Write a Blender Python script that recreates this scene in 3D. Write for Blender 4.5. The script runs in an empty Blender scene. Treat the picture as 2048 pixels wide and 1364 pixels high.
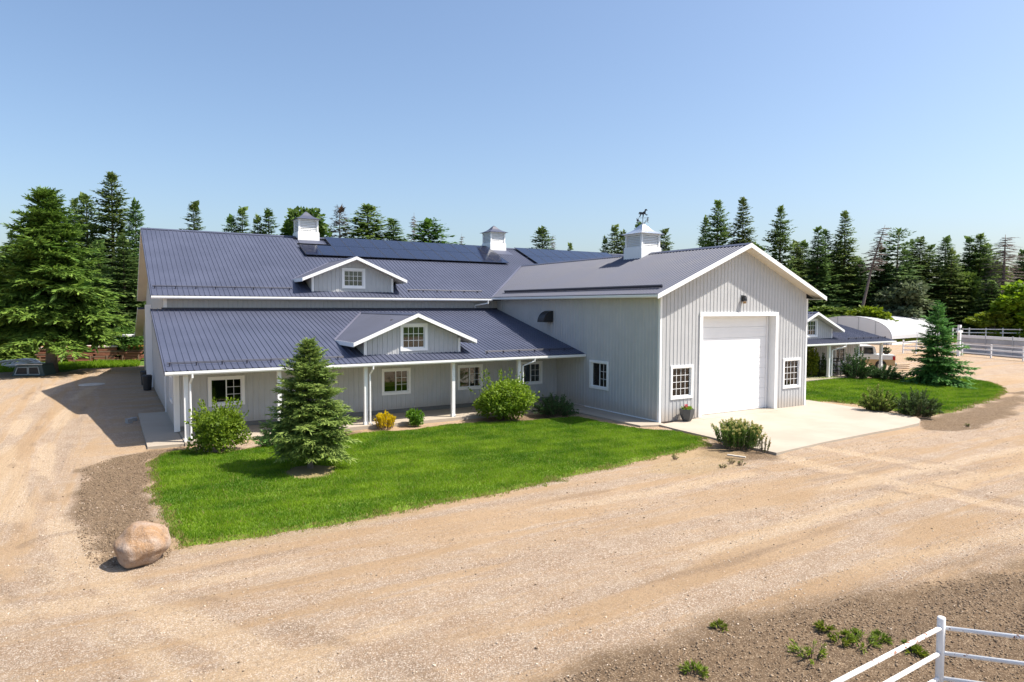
import bpy, math, random
import numpy as np
from mathutils import Vector, Matrix

scene = bpy.context.scene
COL = scene.collection

# ------------------------------------------------------------------ camera
CAM = np.array([-20.641, -21.658, 5.149])
YAW, PITCH, ROLL, FPX = math.radians(31.058), math.radians(-2.976), math.radians(0.162), 1327.8
_F = np.array([math.sin(YAW)*math.cos(PITCH), math.cos(YAW)*math.cos(PITCH), math.sin(PITCH)])
_R0 = np.array([math.cos(YAW), -math.sin(YAW), 0.0])
_U0 = np.cross(_R0, _F)
_R = _R0*math.cos(ROLL) + _U0*math.sin(ROLL)
_U = -_R0*math.sin(ROLL) + _U0*math.cos(ROLL)
cam = bpy.data.cameras.new('camera')
cam_ob = bpy.data.objects.new('camera', cam)
COL.objects.link(cam_ob)
cam.sensor_width = 36.0
cam.lens = FPX/2048*36
cam.clip_start = 0.2
cam.clip_end = 6000
M = Matrix(((_R[0], _U[0], -_F[0], CAM[0]), (_R[1], _U[1], -_F[1], CAM[1]), (_R[2], _U[2], -_F[2], CAM[2]), (0, 0, 0, 1)))
cam_ob.matrix_world = M
scene.camera = cam_ob

# ------------------------------------------------------------------ sky, sun, exposure
SUN = Vector((0.55, -0.38, 1.0)).normalized()
EL = math.asin(SUN.z)
AZ = math.atan2(SUN.x, SUN.y)
world = bpy.data.worlds.new('World')
scene.world = world
world.use_nodes = True
wn, wl = world.node_tree.nodes, world.node_tree.links
sky = wn.new('ShaderNodeTexSky')
sky.sky_type = 'NISHITA'
sky.sun_disc = False
sky.sun_elevation = EL
sky.sun_rotation = AZ
sky.altitude = 700
sky.air_density = 1.15
sky.dust_density = 4.0
sky.ozone_density = 3.2
wl.new(sky.outputs[0], wn['Background'].inputs[0])
wn['Background'].inputs[1].default_value = 0.113
sun = bpy.data.lights.new('sun', 'SUN')
sun.energy = 5.0
sun.angle = math.radians(0.53)
sun.color = (1.0, 0.92, 0.80)
sun_ob = bpy.data.objects.new('sun', sun)
sun_ob.rotation_euler = SUN.to_track_quat('Z', 'Y').to_euler()
sun_ob.location = (40, -30, 60)
COL.objects.link(sun_ob)
scene.view_settings.view_transform = 'Standard'
scene.view_settings.look = 'None'
scene.view_settings.gamma = 1
scene.view_settings.use_curve_mapping = False
scene.view_settings.exposure = 0.80

# ------------------------------------------------------------------ pixel helpers (a pixel is only a direction)
def ss(x, a, b):
    t = np.clip((np.asarray(x, float)-a)/(b-a), 0, 1)
    return t*t*(3-2*t)
def Hgt(x, y):                                   # the yard rises gently towards the right-hand wing
    return 0.34*ss(x, 11.0, 20.0)*ss(y, -2.5, 6.0)
def ray(u, v):
    return _F + _R*(u-1024)/FPX - _U*(v-682)/FPX
def on(u, v, ax, val):
    d = ray(u, v)
    return CAM + d*((val-CAM[ax])/d[ax])
def gp(u, v):                                    # point on the ground
    z = 0.0
    for _ in range(8):
        p = on(u, v, 2, z)
        z = float(Hgt(p[0], p[1]))
    return p
def at_depth(u, v, dep):
    return CAM + ray(u, v)*dep

# ------------------------------------------------------------------ small noise
def vnoise(x, y, seed=0):
    xi = np.floor(x).astype(np.int64); yi = np.floor(y).astype(np.int64)
    xf = x-xi; yf = y-yi
    def h(a, b):
        n = (a*374761393 + b*668265263 + seed*974711) & 0x7fffffff
        n = (n ^ (n >> 13))*1274126177 & 0x7fffffff
        return ((n ^ (n >> 16)) & 0xffff)/65535.0
    u = xf*xf*(3-2*xf); w = yf*yf*(3-2*yf)
    return (h(xi, yi)*(1-u)+h(xi+1, yi)*u)*(1-w) + (h(xi, yi+1)*(1-u)+h(xi+1, yi+1)*u)*w
def fbm(x, y, seed=0, o=4):
    s = 0; a = .5
    for k in range(o):
        s = s + a*vnoise(x*2**k, y*2**k, seed+k); a *= .5
    return s
def poly_sd(px, py, poly):                       # signed distance, positive inside
    poly = np.asarray(poly, float)
    d = np.full(px.shape, 1e9); ins = np.zeros(px.shape, bool)
    n = len(poly)
    for i in range(n):
        ax, ay = poly[i][:2]; bx, by = poly[(i+1) % n][:2]
        ex, ey = bx-ax, by-ay
        t = np.clip(((px-ax)*ex+(py-ay)*ey)/(ex*ex+ey*ey+1e-12), 0, 1)
        d = np.minimum(d, np.hypot(px-ax-t*ex, py-ay-t*ey))
        c = ((ay > py) != (by > py)) & (px < (bx-ax)*(py-ay)/(by-ay+1e-12)+ax)
        ins ^= c
    return np.where(ins, d, -d)
def gpoly(*pts):
    return [tuple(gp(u, v)[:2]) for u, v in pts]

# ------------------------------------------------------------------ object helpers
def link(name, data, parent=None, loc=None):
    o = bpy.data.objects.new(name, data)
    COL.objects.link(o)
    if parent is not None: o.parent = parent
    if loc is not None: o.location = loc
    return o
def tag(o, label=None, cat=None, group=None, kind=None):
    if label: o['label'] = label
    if cat: o['category'] = cat
    if group: o['group'] = group
    if kind: o['kind'] = kind
    return o
def thing(name, label, cat, loc=(0, 0, 0), rz=0.0, group=None):
    o = link(name, None, None, loc)
    o.empty_display_size = .3
    o.rotation_euler = (0, 0, rz)
    return tag(o, label, cat, group)
def mesh_np(name, V, Fc, mat, smooth=False, attr=None, mats=None, midx=None):
    """V (n,3), Fc (m,k) array of equal-size faces"""
    me = bpy.data.meshes.new(name)
    V = np.ascontiguousarray(V, dtype=np.float32); Fc = np.ascontiguousarray(Fc, dtype=np.int32)
    m, k = Fc.shape
    me.vertices.add(len(V)); me.vertices.foreach_set('co', V.ravel())
    me.loops.add(m*k); me.loops.foreach_set('vertex_index', Fc.ravel())
    me.polygons.add(m)
    me.polygons.foreach_set('loop_start', np.arange(0, m*k, k, dtype=np.int32))
    me.polygons.foreach_set('loop_total', np.full(m, k, dtype=np.int32))
    if smooth: me.polygons.foreach_set('use_smooth', np.ones(m, bool))
    if attr:
        for an, arr in attr.items():
            a = me.attributes.new(an, 'FLOAT', 'POINT')
            a.data.foreach_set('value', np.ascontiguousarray(arr, dtype=np.float32))
    if mats:
        for q in mats: me.materials.append(q)
        me.polygons.foreach_set('material_index', np.asarray(midx, dtype=np.int32))
    elif mat: me.materials.append(mat)
    me.update(calc_edges=True)
    return me

class MB:
    def __init__(s): s.v = []; s.f = []
    def face(s, *pts):
        b = len(s.v); s.v += [tuple(p) for p in pts]; s.f.append(tuple(range(b, b+len(pts))))
    def box(s, x0, x1, y0, y1, z0, z1):
        b = len(s.v)
        s.v += [(x0, y0, z0), (x1, y0, z0), (x1, y1, z0), (x0, y1, z0), (x0, y0, z1), (x1, y0, z1), (x1, y1, z1), (x0, y1, z1)]
        s.f += [tuple(b+i for i in q) for q in ((0, 3, 2, 1), (4, 5, 6, 7), (0, 1, 5, 4), (1, 2, 6, 5), (2, 3, 7, 6), (3, 0, 4, 7))]
        return s
    def obox(s, o, a, b_, c):                    # corner o and three edge vectors
        o, a, b_, c = (Vector(q) for q in (o, a, b_, c))
        b = len(s.v)
        s.v += [tuple(q) for q in (o, o+a, o+a+b_, o+b_, o+c, o+a+c, o+a+b_+c, o+b_+c)]
        fl = ((0, 3, 2, 1), (4, 5, 6, 7), (0, 1, 5, 4), (1, 2, 6, 5), (2, 3, 7, 6), (3, 0, 4, 7))
        if a.cross(b_).dot(c) < 0: fl = tuple(tuple(reversed(q)) for q in fl)
        s.f += [tuple(b+i for i in q) for q in fl]
        return s
    def tube(s, pts, rad, n=8, caps=True):
        pts = [Vector(p) for p in pts]
        if not hasattr(rad, '__len__'): rad = [rad]*len(pts)
        rings = []
        up = None
        for i, p in enumerate(pts):
            t = (pts[min(i+1, len(pts)-1)]-pts[max(i-1, 0)]).normalized()
            if up is None:
                up = Vector((0, 0, 1)) if abs(t.z) < .9 else Vector((1, 0, 0))
            a = t.cross(up).normalized(); c = a.cross(t).normalized(); up = c
            rings.append(len(s.v))
            for k in range(n):
                w = 2*math.pi*k/n
                s.v.append(tuple(p+(a*math.cos(w)+c*math.sin(w))*rad[i]))
        for i in range(len(rings)-1):
            for k in range(n):
                k2 = (k+1) % n
                s.f.append((rings[i]+k, rings[i+1]+k, rings[i+1]+k2, rings[i]+k2))
        if caps:
            s.f.append(tuple(rings[0]+k for k in range(n)))
            s.f.append(tuple(rings[-1]+k for k in reversed(range(n))))
        return s
    def prism(s, poly, d):                       # planar polygon (3-D points) pushed by d
        poly = [Vector(p) for p in poly]; d = Vector(d); b = len(s.v); n = len(poly)
        s.v += [tuple(p) for p in poly]+[tuple(p+d) for p in poly]
        nrm = Vector()
        for i in range(n): nrm += poly[i].cross(poly[(i+1) % n])
        fl = [tuple(range(n))[::-1], tuple(range(n, 2*n))]+[(i, (i+1) % n, n+(i+1) % n, n+i) for i in range(n)]
        if nrm.dot(d) < 0: fl = [tuple(reversed(q)) for q in fl]
        s.f += [tuple(b+i for i in q) for q in fl]
        return s
    def mesh(s, name, mat, smooth=False):
        me = bpy.data.meshes.new(name); me.from_pydata(s.v, [], s.f)
        if mat: me.materials.append(mat)
        if smooth:
            me.polygons.foreach_set('use_smooth', [True]*len(me.polygons))
        me.update()
        return me
    def build(s, name, mat, parent=None, smooth=False, loc=None):
        return link(name, s.mesh(name, mat, smooth), parent, loc)

# ------------------------------------------------------------------ materials
def mat_new(name):
    m = bpy.data.materials.new(name); m.use_nodes = True
    nt = m.node_tree
    return m, nt.nodes, nt.links, nt.nodes['Principled BSDF']
def N(nodes, typ, **kw):
    n = nodes.new(typ)
    for k, v in kw.items():
        if k.startswith('i_'):
            key = k[2:]
            n.inputs[int(key) if key.isdigit() else key].default_value = v
        else: setattr(n, k, v)
    return n
def mix(nodes, links, fac, a, b, blend='MIX'):
    n = nodes.new('ShaderNodeMix'); n.data_type = 'RGBA'; n.blend_type = blend
    for sock, val in ((n.inputs[0], fac), (n.inputs[6], a), (n.inputs[7], b)):
        if hasattr(val, 'links'): links.new(val, sock)
        elif isinstance(val, (int, float)): sock.default_value = val
        else: sock.default_value = (*val, 1)
    return n.outputs[2]
def ramp(nodes, links, src, a, b):
    n = nodes.new('ShaderNodeMapRange'); n.interpolation_type = 'SMOOTHSTEP'
    links.new(src, n.inputs[0]); n.inputs[1].default_value = a; n.inputs[2].default_value = b
    return n.outputs[0]
def math_n(nodes, links, op, a, b=0.0):
    n = nodes.new('ShaderNodeMath'); n.operation = op
    for i, q in ((0, a), (1, b)):
        if hasattr(q, 'links'): links.new(q, n.inputs[i])
        else: n.inputs[i].default_value = q
    return n.outputs[0]
def noise(nodes, links, scale, detail=4, rough=.55, vec=None, dist=0.0):
    n = nodes.new('ShaderNodeTexNoise'); n.inputs['Scale'].default_value = scale
    n.inputs['Detail'].default_value = detail; n.inputs['Roughness'].default_value = rough
    n.inputs['Distortion'].default_value = dist
    if vec is not None: links.new(vec, n.inputs['Vector'])
    return n.outputs[0]
def pos(nodes):
    return nodes.new('ShaderNodeNewGeometry').outputs['Position']
def scaled(nodes, links, vec, s):
    n = nodes.new('ShaderNodeVectorMath'); n.operation = 'MULTIPLY'
    links.new(vec, n.inputs[0]); n.inputs[1].default_value = s
    return n.outputs[0]
def bump(nodes, links, h, dist, strength=1.0, prev=None):
    n = nodes.new('ShaderNodeBump'); n.inputs['Distance'].default_value = dist; n.inputs['Strength'].default_value = strength
    links.new(h, n.inputs['Height'])
    if prev is not None: links.new(prev, n.inputs['Normal'])
    return n.outputs[0]

def painted(name, col, rough=.5, var=.06, metal=0.0, dirt=None, dirt_h=0.0, nscale=1.3, spec=.5, streak=True):
    """painted sheet or board: gentle tone drift, fine streaks, splash dirt near the ground"""
    m, n, l, b = mat_new(name)
    P = pos(n)
    n1 = noise(n, l, nscale, 5, .6, P)
    n2 = noise(n, l, 3.0, 4, .6, scaled(n, l, P, (3.0, 3.0, .25)))
    c = mix(n, l, ramp(n, l, n1, .3, .7), tuple(q*(1-var) for q in col), tuple(min(q*(1+var), .9) for q in col))
    if streak:
        c = mix(n, l, math_n(n, l, 'MULTIPLY', ramp(n, l, n2, .52, .78), .22), c, tuple(q*.72 for q in col))
    if dirt:
        z = n.new('ShaderNodeSeparateXYZ'); l.new(P, z.inputs[0])
        f = math_n(n, l, 'SUBTRACT', 1.0, ramp(n, l, math_n(n, l, 'SUBTRACT', z.outputs[2], math_n(n, l, 'MULTIPLY', n2, dirt_h*.9)), -.1, dirt_h))
        c = mix(n, l, math_n(n, l, 'MULTIPLY', f, .55), c, dirt)
    l.new(c, b.inputs['Base Color'])
    b.inputs['Roughness'].default_value = rough; b.inputs['Metallic'].default_value = metal
    b.inputs['Specular IOR Level'].default_value = spec
    r2 = n.new('ShaderNodeMapRange'); l.new(n1, r2.inputs[0]); r2.inputs[3].default_value = rough*.85; r2.inputs[4].default_value = min(rough*1.2, 1)
    l.new(r2.outputs[0], b.inputs['Roughness'])
    return m
def leaf_mat(name, a, b_, trans=.35, rough=.55, dry=None):
    """foliage: colour runs from a to b along the per-leaf tint, leaves let light through"""
    m, n, l, b = mat_new(name)
    at = N(n, 'ShaderNodeAttribute', attribute_name='tint')
    c = mix(n, l, at.outputs['Fac'], a, b_)
    if dry:
        c = mix(n, l, ramp(n, l, at.outputs['Fac'], .94, .97), c, dry)
    oi = n.new('ShaderNodeObjectInfo')
    hv = N(n, 'ShaderNodeHueSaturation'); l.new(c, hv.inputs['Color'])
    mr = n.new('ShaderNodeMapRange'); l.new(oi.outputs['Random'], mr.inputs[0]); mr.inputs[3].default_value = .78; mr.inputs[4].default_value = 1.18
    l.new(mr.outputs[0], hv.inputs['Value'])
    mh = n.new('ShaderNodeMapRange'); l.new(math_n(n, l, 'FRACT', math_n(n, l, 'MULTIPLY', oi.outputs['Random'], 7.31)), mh.inputs[0]); mh.inputs[3].default_value = .475; mh.inputs[4].default_value = .515
    l.new(mh.outputs[0], hv.inputs['Hue'])
    c = hv.outputs[0]
    l.new(c, b.inputs['Base Color']); b.inputs['Roughness'].default_value = rough
    b.inputs['Specular IOR Level'].default_value = .3
    t = n.new('ShaderNodeBsdfTranslucent'); l.new(c, t.inputs['Color'])
    mx = n.new('ShaderNodeMixShader'); mx.inputs[0].default_value = trans
    l.new(b.outputs[0], mx.inputs[1]); l.new(t.outputs[0], mx.inputs[2])
    l.new(mx.outputs[0], n['Material Output'].inputs[0])
    return m

WHITE = painted('white_trim', (.80, .81, .82), .45, .02, streak=False)
WHITE_D = painted('white_door', (.80, .81, .83), .42, .015, streak=False)
SIDING = painted('grey_siding', (.44, .45, .465), .5, .04, dirt=(.40, .33, .25), dirt_h=.55)
ROOF = painted('charcoal_roof', (.057, .066, .106), .52, .10, streak=False, nscale=.5, spec=.42)
ROOF_D = painted('dark_flashing', (.035, .035, .05), .45, .10, streak=False)
SOFFIT = painted('soffit', (.62, .57, .48), .6, .03, streak=False)
BLACK = painted('black_metal', (.018, .019, .022), .45, .1, streak=False)
GALV = painted('bright_metal', (.72, .73, .74), .28, .08, metal=.85, streak=False)
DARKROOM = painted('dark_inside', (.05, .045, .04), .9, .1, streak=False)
BLIND = painted('white_blind', (.62, .63, .63), .7, .04, streak=False)
BROWN_IN = painted('brown_inside', (.30, .13, .08), .7, .2, streak=False)
def glass_mat():
    m, n, l, b = mat_new('window_glass')
    g = n.new('ShaderNodeBsdfGlossy'); g.inputs['Roughness'].default_value = .02
    g.inputs['Color'].default_value = (.95, .97, 1, 1)
    t = n.new('ShaderNodeBsdfTransparent'); t.inputs['Color'].default_value = (.62, .68, .66, 1)
    fr = n.new('ShaderNodeFresnel'); fr.inputs['IOR'].default_value = 1.65
    mx = n.new('ShaderNodeMixShader'); l.new(fr.outputs[0], mx.inputs[0]); l.new(t.outputs[0], mx.inputs[1]); l.new(g.outputs[0], mx.inputs[2])
    l.new(mx.outputs[0], n['Material Output'].inputs[0])
    return m
GLASS = glass_mat()
def solar_mat():
    m, n, l, b = mat_new('solar_cells')
    P = N(n, 'ShaderNodeTexCoord').outputs['Object']
    br = N(n, 'ShaderNodeTexBrick'); l.new(P, br.inputs['Vector'])
    br.offset = 0; br.inputs['Scale'].default_value = 1
    br.inputs['Brick Width'].default_value = .165; br.inputs['Row Height'].default_value = .165; br.inputs['Mortar Size'].default_value = .003
    br.inputs['Color1'].default_value = (.010, .013, .032, 1); br.inputs['Color2'].default_value = (.012, .015, .036, 1); br.inputs['Mortar'].default_value = (.03, .032, .045, 1)
    l.new(br.outputs[0], b.inputs['Base Color']); b.inputs['Roughness'].default_value = .12
    b.inputs['Specular IOR Level'].default_value = .7; b.inputs['IOR'].default_value = 1.6
    return m
SOLAR = solar_mat()
def concrete_mat():
    m, n, l, b = mat_new('concrete')
    P = pos(n)
    n1 = noise(n, l, .35, 6, .6, P); n2 = noise(n, l, 6, 5, .7, P); n3 = noise(n, l, 60, 3, .6, P)
    c = mix(n, l, ramp(n, l, n1, .3, .7), (.325, .28, .225), (.39, .34, .28))
    c = mix(n, l, math_n(n, l, 'MULTIPLY', ramp(n, l, n2, .55, .8), .25), c, (.33, .28, .22))
    c = mix(n, l, math_n(n, l, 'MULTIPLY', ramp(n, l, n3, .5, .8), .12), c, (.35, .30, .25))
    l.new(c, b.inputs['Base Color']); b.inputs['Roughness'].default_value = .85
    l.new(bump(n, l, n3, .004, .5), b.inputs['Normal'])
    return m
CONCRETE = concrete_mat()

def ground_mat():
    """gravel and sand with ruts; soil / field masks come from the sheet's own attributes"""
    m, n, l, b = mat_new('gravel_yard')
    P = pos(n)
    at = lambda s: N(n, 'ShaderNodeAttribute', attribute_name=s).outputs['Fac']
    stones = N(n, 'ShaderNodeTexVoronoi'); stones.inputs['Scale'].default_value = 22; l.new(P, stones.inputs['Vector'])
    stones2 = N(n, 'ShaderNodeTexVoronoi'); stones2.inputs['Scale'].default_value = 58; l.new(P, stones2.inputs['Vector'])
    big = noise(n, l, .16, 5, .6, P); mid = noise(n, l, 1.1, 5, .62, P); fine = noise(n, l, 9, 5, .7, P); grit = noise(n, l, 45, 4, .75, P)
    strx = noise(n, l, 1.0, 6, .62, scaled(n, l, P, (.10, 1.15, 1)), .6)
    stry = noise(n, l, 1.0, 6, .62, scaled(n, l, P, (1.3, .09, 1)), .6)
    lz = at('leftzone')
    fx = n.new('ShaderNodeMix'); fx.data_type = 'FLOAT'; l.new(lz, fx.inputs[0]); l.new(strx, fx.inputs[2]); l.new(stry, fx.inputs[3])
    streak = fx.outputs[0]
    sand, sand2, gravel, gravel2 = (.37, .25, .142), (.415, .29, .175), (.295, .205, .135), (.365, .28, .205)
    base = mix(n, l, ramp(n, l, mid, .35, .68), gravel, gravel2)
    base = mix(n, l, math_n(n, l, 'MULTIPLY', ramp(n, l, streak, .42, .58), .85), base, mix(n, l, ramp(n, l, big, .4, .62), sand, sand2))
    base = mix(n, l, math_n(n, l, 'MULTIPLY', ramp(n, l, streak, .52, .36), .35), base, (.30, .215, .145))
    trk = math_n(n, l, 'ADD', at('track'), math_n(n, l, 'MULTIPLY', math_n(n, l, 'SUBTRACT', mid, .5), .5))
    base = mix(n, l, math_n(n, l, 'MULTIPLY', ramp(n, l, trk, .35, .8), .75), base, (.455, .335, .215))
    rdg = math_n(n, l, 'ADD', at('ridge'), math_n(n, l, 'MULTIPLY', math_n(n, l, 'SUBTRACT', fine, .5), .8))
    base = mix(n, l, math_n(n, l, 'MULTIPLY', ramp(n, l, rdg, .4, .9), .55), base, (.21, .145, .095))
    # stone specks
    sp = N(n, 'ShaderNodeSeparateColor'); l.new(stones.outputs['Color'], sp.inputs[0])
    sp2 = N(n, 'ShaderNodeSeparateColor'); l.new(stones2.outputs['Color'], sp2.inputs[0])
    gr = math_n(n, l, 'SUBTRACT', 1.0, ramp(n, l, streak, .45, .6))
    base = mix(n, l, math_n(n, l, 'MULTIPLY', math_n(n, l, 'MULTIPLY', ramp(n, l, sp2.outputs[0], .55, .95), math_n(n, l, 'ADD', gr, .25)), .55), base, (.62, .54, .46))
    base = mix(n, l, math_n(n, l, 'MULTIPLY', ramp(n, l, sp2.outputs[1], .80, .96), .5), base, (.20, .15, .11))
    base = mix(n, l, math_n(n, l, 'MULTIPLY', ramp(n, l, sp.outputs[2], .90, .97), .35), base, (.22, .165, .12))
    base = mix(n, l, math_n(n, l, 'MULTIPLY', ramp(n, l, grit, .5, .75), .3), base, (.29, .22, .155))
    # darker soil
    sm = math_n(n, l, 'ADD', at('soil'), math_n(n, l, 'MULTIPLY', math_n(n, l, 'SUBTRACT', math_n(n, l, 'ADD', math_n(n, l, 'MULTIPLY', mid, .6), math_n(n, l, 'MULTIPLY', fine, .4)), .5), .9))
    soilc = mix(n, l, ramp(n, l, fine, .35, .7), (.115, .076, .045), (.20, .138, .085))
    soilc = mix(n, l, ramp(n, l, sp2.outputs[0], .72, .95), soilc, (.32, .24, .16))
    soilc = mix(n, l, math_n(n, l, 'MULTIPLY', ramp(n, l, grit, .52, .7), .45), soilc, (.085, .058, .040))
    base = mix(n, l, math_n(n, l, 'MULTIPLY', ramp(n, l, sm, .3, .75), .95), base, soilc)
    # straw / dry grass
    dm = math_n(n, l, 'ADD', at('dry'), math_n(n, l, 'MULTIPLY', math_n(n, l, 'SUBTRACT', fine, .5), 1.6))
    base = mix(n, l, math_n(n, l, 'MULTIPLY', ramp(n, l, dm, .55, 1.1), .6), base, mix(n, l, ramp(n, l, grit, .4, .65), (.40, .30, .17), (.30, .21, .11)))
    # rough field grass
    fm = math_n(n, l, 'ADD', at('field'), math_n(n, l, 'MULTIPLY', math_n(n, l, 'SUBTRACT', mid, .5), .8))
    fc = mix(n, l, ramp(n, l, fine, .3, .7), (.045, .095, .018), (.12, .19, .03))
    base = mix(n, l, ramp(n, l, fm, .4, .6), base, fc)
    l.new(base, b.inputs['Base Color']); b.inputs['Roughness'].default_value = .95
    b.inputs['Specular IOR Level'].default_value = .2
    h1 = bump(n, l, stones2.outputs['Distance'], .012, .7)
    h2 = bump(n, l, grit, .032, 1.0, h1)
    h3 = bump(n, l, fine, .06, .6, h2)
    h4 = bump(n, l, streak, .10, .8, h3)
    l.new(h4, b.inputs['Normal'])
    return m
GROUND = ground_mat()
def lawn_mat():
    m, n, l, b = mat_new('lawn_turf')
    P = pos(n)
    n1 = noise(n, l, .5, 5, .6, P); n2 = noise(n, l, 14, 4, .7, P)
    c = mix(n, l, ramp(n, l, n1, .3, .7), (.090, .165, .010), (.160, .245, .014))
    c = mix(n, l, ramp(n, l, n2, .45, .75), c, (.05, .11, .010))
    dm = math_n(n, l, 'ADD', N(n, 'ShaderNodeAttribute', attribute_name='dry').outputs['Fac'], math_n(n, l, 'MULTIPLY', math_n(n, l, 'SUBTRACT', n2, .5), 1.2))
    c = mix(n, l, math_n(n, l, 'MULTIPLY', ramp(n, l, dm, .45, .9), .8), c, (.26, .19, .10))
    l.new(c, b.inputs['Base Color']); b.inputs['Roughness'].default_value = .95
    l.new(bump(n, l, n2, .05, .8), b.inputs['Normal'])
    return m
TURF = lawn_mat()
GRASS = leaf_mat('grass_blade', (.070, .165, .005), (.265, .385, .018), .45, .5, dry=(.30, .23, .09))

# ================================================================== GROUND
LAWN_L = gpoly((292, 925), (330, 905), (372, 900), (430, 905), (520, 892), (640, 878), (720, 866), (830, 858), (900, 848), (1000, 843), (1060, 840), (1150, 833), (1200, 842), (1290, 857),
               (1350, 861), (1415, 876), (1418, 890), (1370, 903), (1330, 911), (1250, 929), (1170, 948), (1100, 965), (1000, 988), (920, 1001), (850, 1014), (720, 1041), (600, 1063), (500, 1078), (420, 1089), (352, 1098), (338, 1075), (312, 1040), (300, 1000), (297, 960))
LAWN_R = gpoly((1613, 803), (1660, 803), (1730, 809), (1800, 826), (1870, 829), (1915, 822), (1960, 810), (1995, 797), (2016, 784), (2012, 773), (1980, 763), (1930, 757), (1880, 754), (1840, 753), (1790, 757), (1760, 757), (1700, 757), (1640, 750)) + [(21.0, 7.3), (11.5, 7.3), (10.9, 3.0)]
APRON = gpoly((1318, 851), (1352, 860), (1420, 876), (1500, 896), (1553, 908), (1640, 888), (1740, 868), (1800, 857), (1838, 848), (1841, 841), (1833, 836), (1760, 824), (1690, 813), (1613, 801)) 
SOIL = [gpoly((1080, 1364), (1250, 1312), (1400, 1275), (1560, 1225), (1700, 1185), (1850, 1160), (2048, 1135), (2300, 1100), (2500, 1364), (1800, 1900), (1000, 1900)),
        gpoly((165, 935), (225, 912), (300, 900), (375, 893), (372, 905), (300, 915), (300, 1000), (318, 1050), (345, 1100), (320, 1130), (180, 1130), (150, 1050)),
        gpoly((1415, 874), (1470, 880), (1556, 908), (1540, 918), (1470, 925), (1400, 905)),
        gpoly((1838, 838), (1880, 828), (1960, 812), (2018, 786), (2048, 780), (2048, 815), (1980, 845), (1900, 862), (1840, 858)),
        gpoly((500, 900), (620, 870), (720, 856), (720, 866), (560, 893), (500, 905)),
        gpoly((950, 836), (1080, 826), (1120, 836), (1080, 845), (960, 848)),
        gpoly((1690, 752), (1790, 748), (1800, 762), (1700, 766))]
DRY = [gpoly((1330, 905), (1430, 890), (1500, 905), (1490, 935), (1400, 950), (1280, 945)),
       gpoly((350, 1092), (600, 1060), (850, 1011), (850, 1024), (600, 1078), (350, 1110)),
       gpoly((1600, 800), (1740, 806), (1740, 816), (1600, 806))]
def axis(lo, hi, step, far):
    a = list(np.arange(lo, hi, step)); s = step; x = lo; left = []
    while x > -far:
        s *= 1.22; x -= s; left.append(x)
    s = step; x = a[-1]; right = []
    while x < far:
        s *= 1.22; x += s; right.append(x)
    return np.array(left[::-1]+a+right)
gx = axis(-34, 40, .17, 2500); gy = axis(-20, 24, .17, 2500)
GX, GY = np.meshgrid(gx, gy)
soil = np.zeros(GX.shape); dry = np.zeros(GX.shape)
for q in SOIL: soil = np.maximum(soil, ss(poly_sd(GX, GY, q)+1.3*(fbm(GX*.9, GY*.9, 77)-.5), *((-2.2, 1.4) if q is SOIL[0] else (-.9, .8))))
for q in DRY: dry = np.maximum(dry, ss(poly_sd(GX, GY, q), -.4, .3))
leftz = ss(-GX, 19.5, 23.0)*ss(GY, -9, -4)
fld = np.maximum(ss(GY+.12*(GX+24)+1.2*np.sin(GX*.7), 41.5, 43.0)*ss(-GX, -10, -4), ss(GY, 48, 54))
fld = np.maximum(fld, ss(GX, 75, 90)*ss(GY, 20, 40))
fld = np.maximum(fld, ss(-GX, 60, 75)); fld = np.maximum(fld, ss(-GY, 60, 80)); fld = np.maximum(fld, ss(GX, 105, 130))
TRACKS = [((560, 1390), (330, 1240), (170, 1120), (95, 1000), (90, 900), (140, 800), (200, 765)), ((400, 1390), (215, 1250), (85, 1130), (20, 1000), (15, 900), (60, 810), (110, 770)),
          ((760, 1390), (480, 1290), (250, 1190), (130, 1080)),
          ((300, 1390), (800, 1245), (1300, 1125), (1700, 1010), (2060, 930)), ((-20, 1335), (500, 1222), (1000, 1122), (1500, 1010), (1850, 935), (2060, 895)), ((-20, 1230), (300, 1180), (700, 1105), (1150, 1010), (1500, 945)),
          ((850, 1390), (1300, 1262), (1700, 1135), (2060, 1045)), ((1560, 910), (1750, 955), (2060, 1020)), ((1640, 893), (1830, 925), (2060, 960)), ((1450, 1364), (1700, 1240), (2060, 1120))]
track = np.zeros(GX.shape); ridge = np.zeros(GX.shape)
for k, t in enumerate(TRACKS):
    W_ = np.array([gp(u, v)[:2] for u, v in t]); q = np.linspace(0, len(W_)-1, 40)
    W_ = np.stack([np.interp(q, range(len(W_)), W_[:, i]) for i in (0, 1)], -1)
    dd = np.full(GX.shape, 1e9)
    for a, b in zip(W_[:-1], W_[1:]):
        e = b-a; tt = np.clip(((GX-a[0])*e[0]+(GY-a[1])*e[1])/(e@e), 0, 1); dd = np.minimum(dd, np.hypot(GX-a[0]-tt*e[0], GY-a[1]-tt*e[1]))
    dd = np.abs(dd+.25*(vnoise(GX*.6, GY*.6, 90+k)-.5))
    fade = .35+.65*ss(vnoise(GX*.15, GY*.3, 60+k), .25, .65)
    track = np.maximum(track, np.exp(-(dd/.42)**2)*fade); ridge = np.maximum(ridge, np.exp(-((dd-.75)/.22)**2)*fade*ss(vnoise(GX*.5, GY*.8, 30+k), .3, .7))
near = ss(-np.hypot(GX+5, GY), -60, -30)
strk = vnoise(GX*.10, GY*1.6, 5)*(1-leftz) + vnoise(GX*1.7, GY*.10, 6)*leftz
GZ = Hgt(GX, GY) - near*(.055*strk + .02*fbm(GX*2, GY*2, 3) + .05*soil*vnoise(GX*3.5, GY*3.5, 8) + .025*track - .02*ridge)
nx, ny = len(gx), len(gy)
idx = np.arange(nx*ny).reshape(ny, nx)
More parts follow.
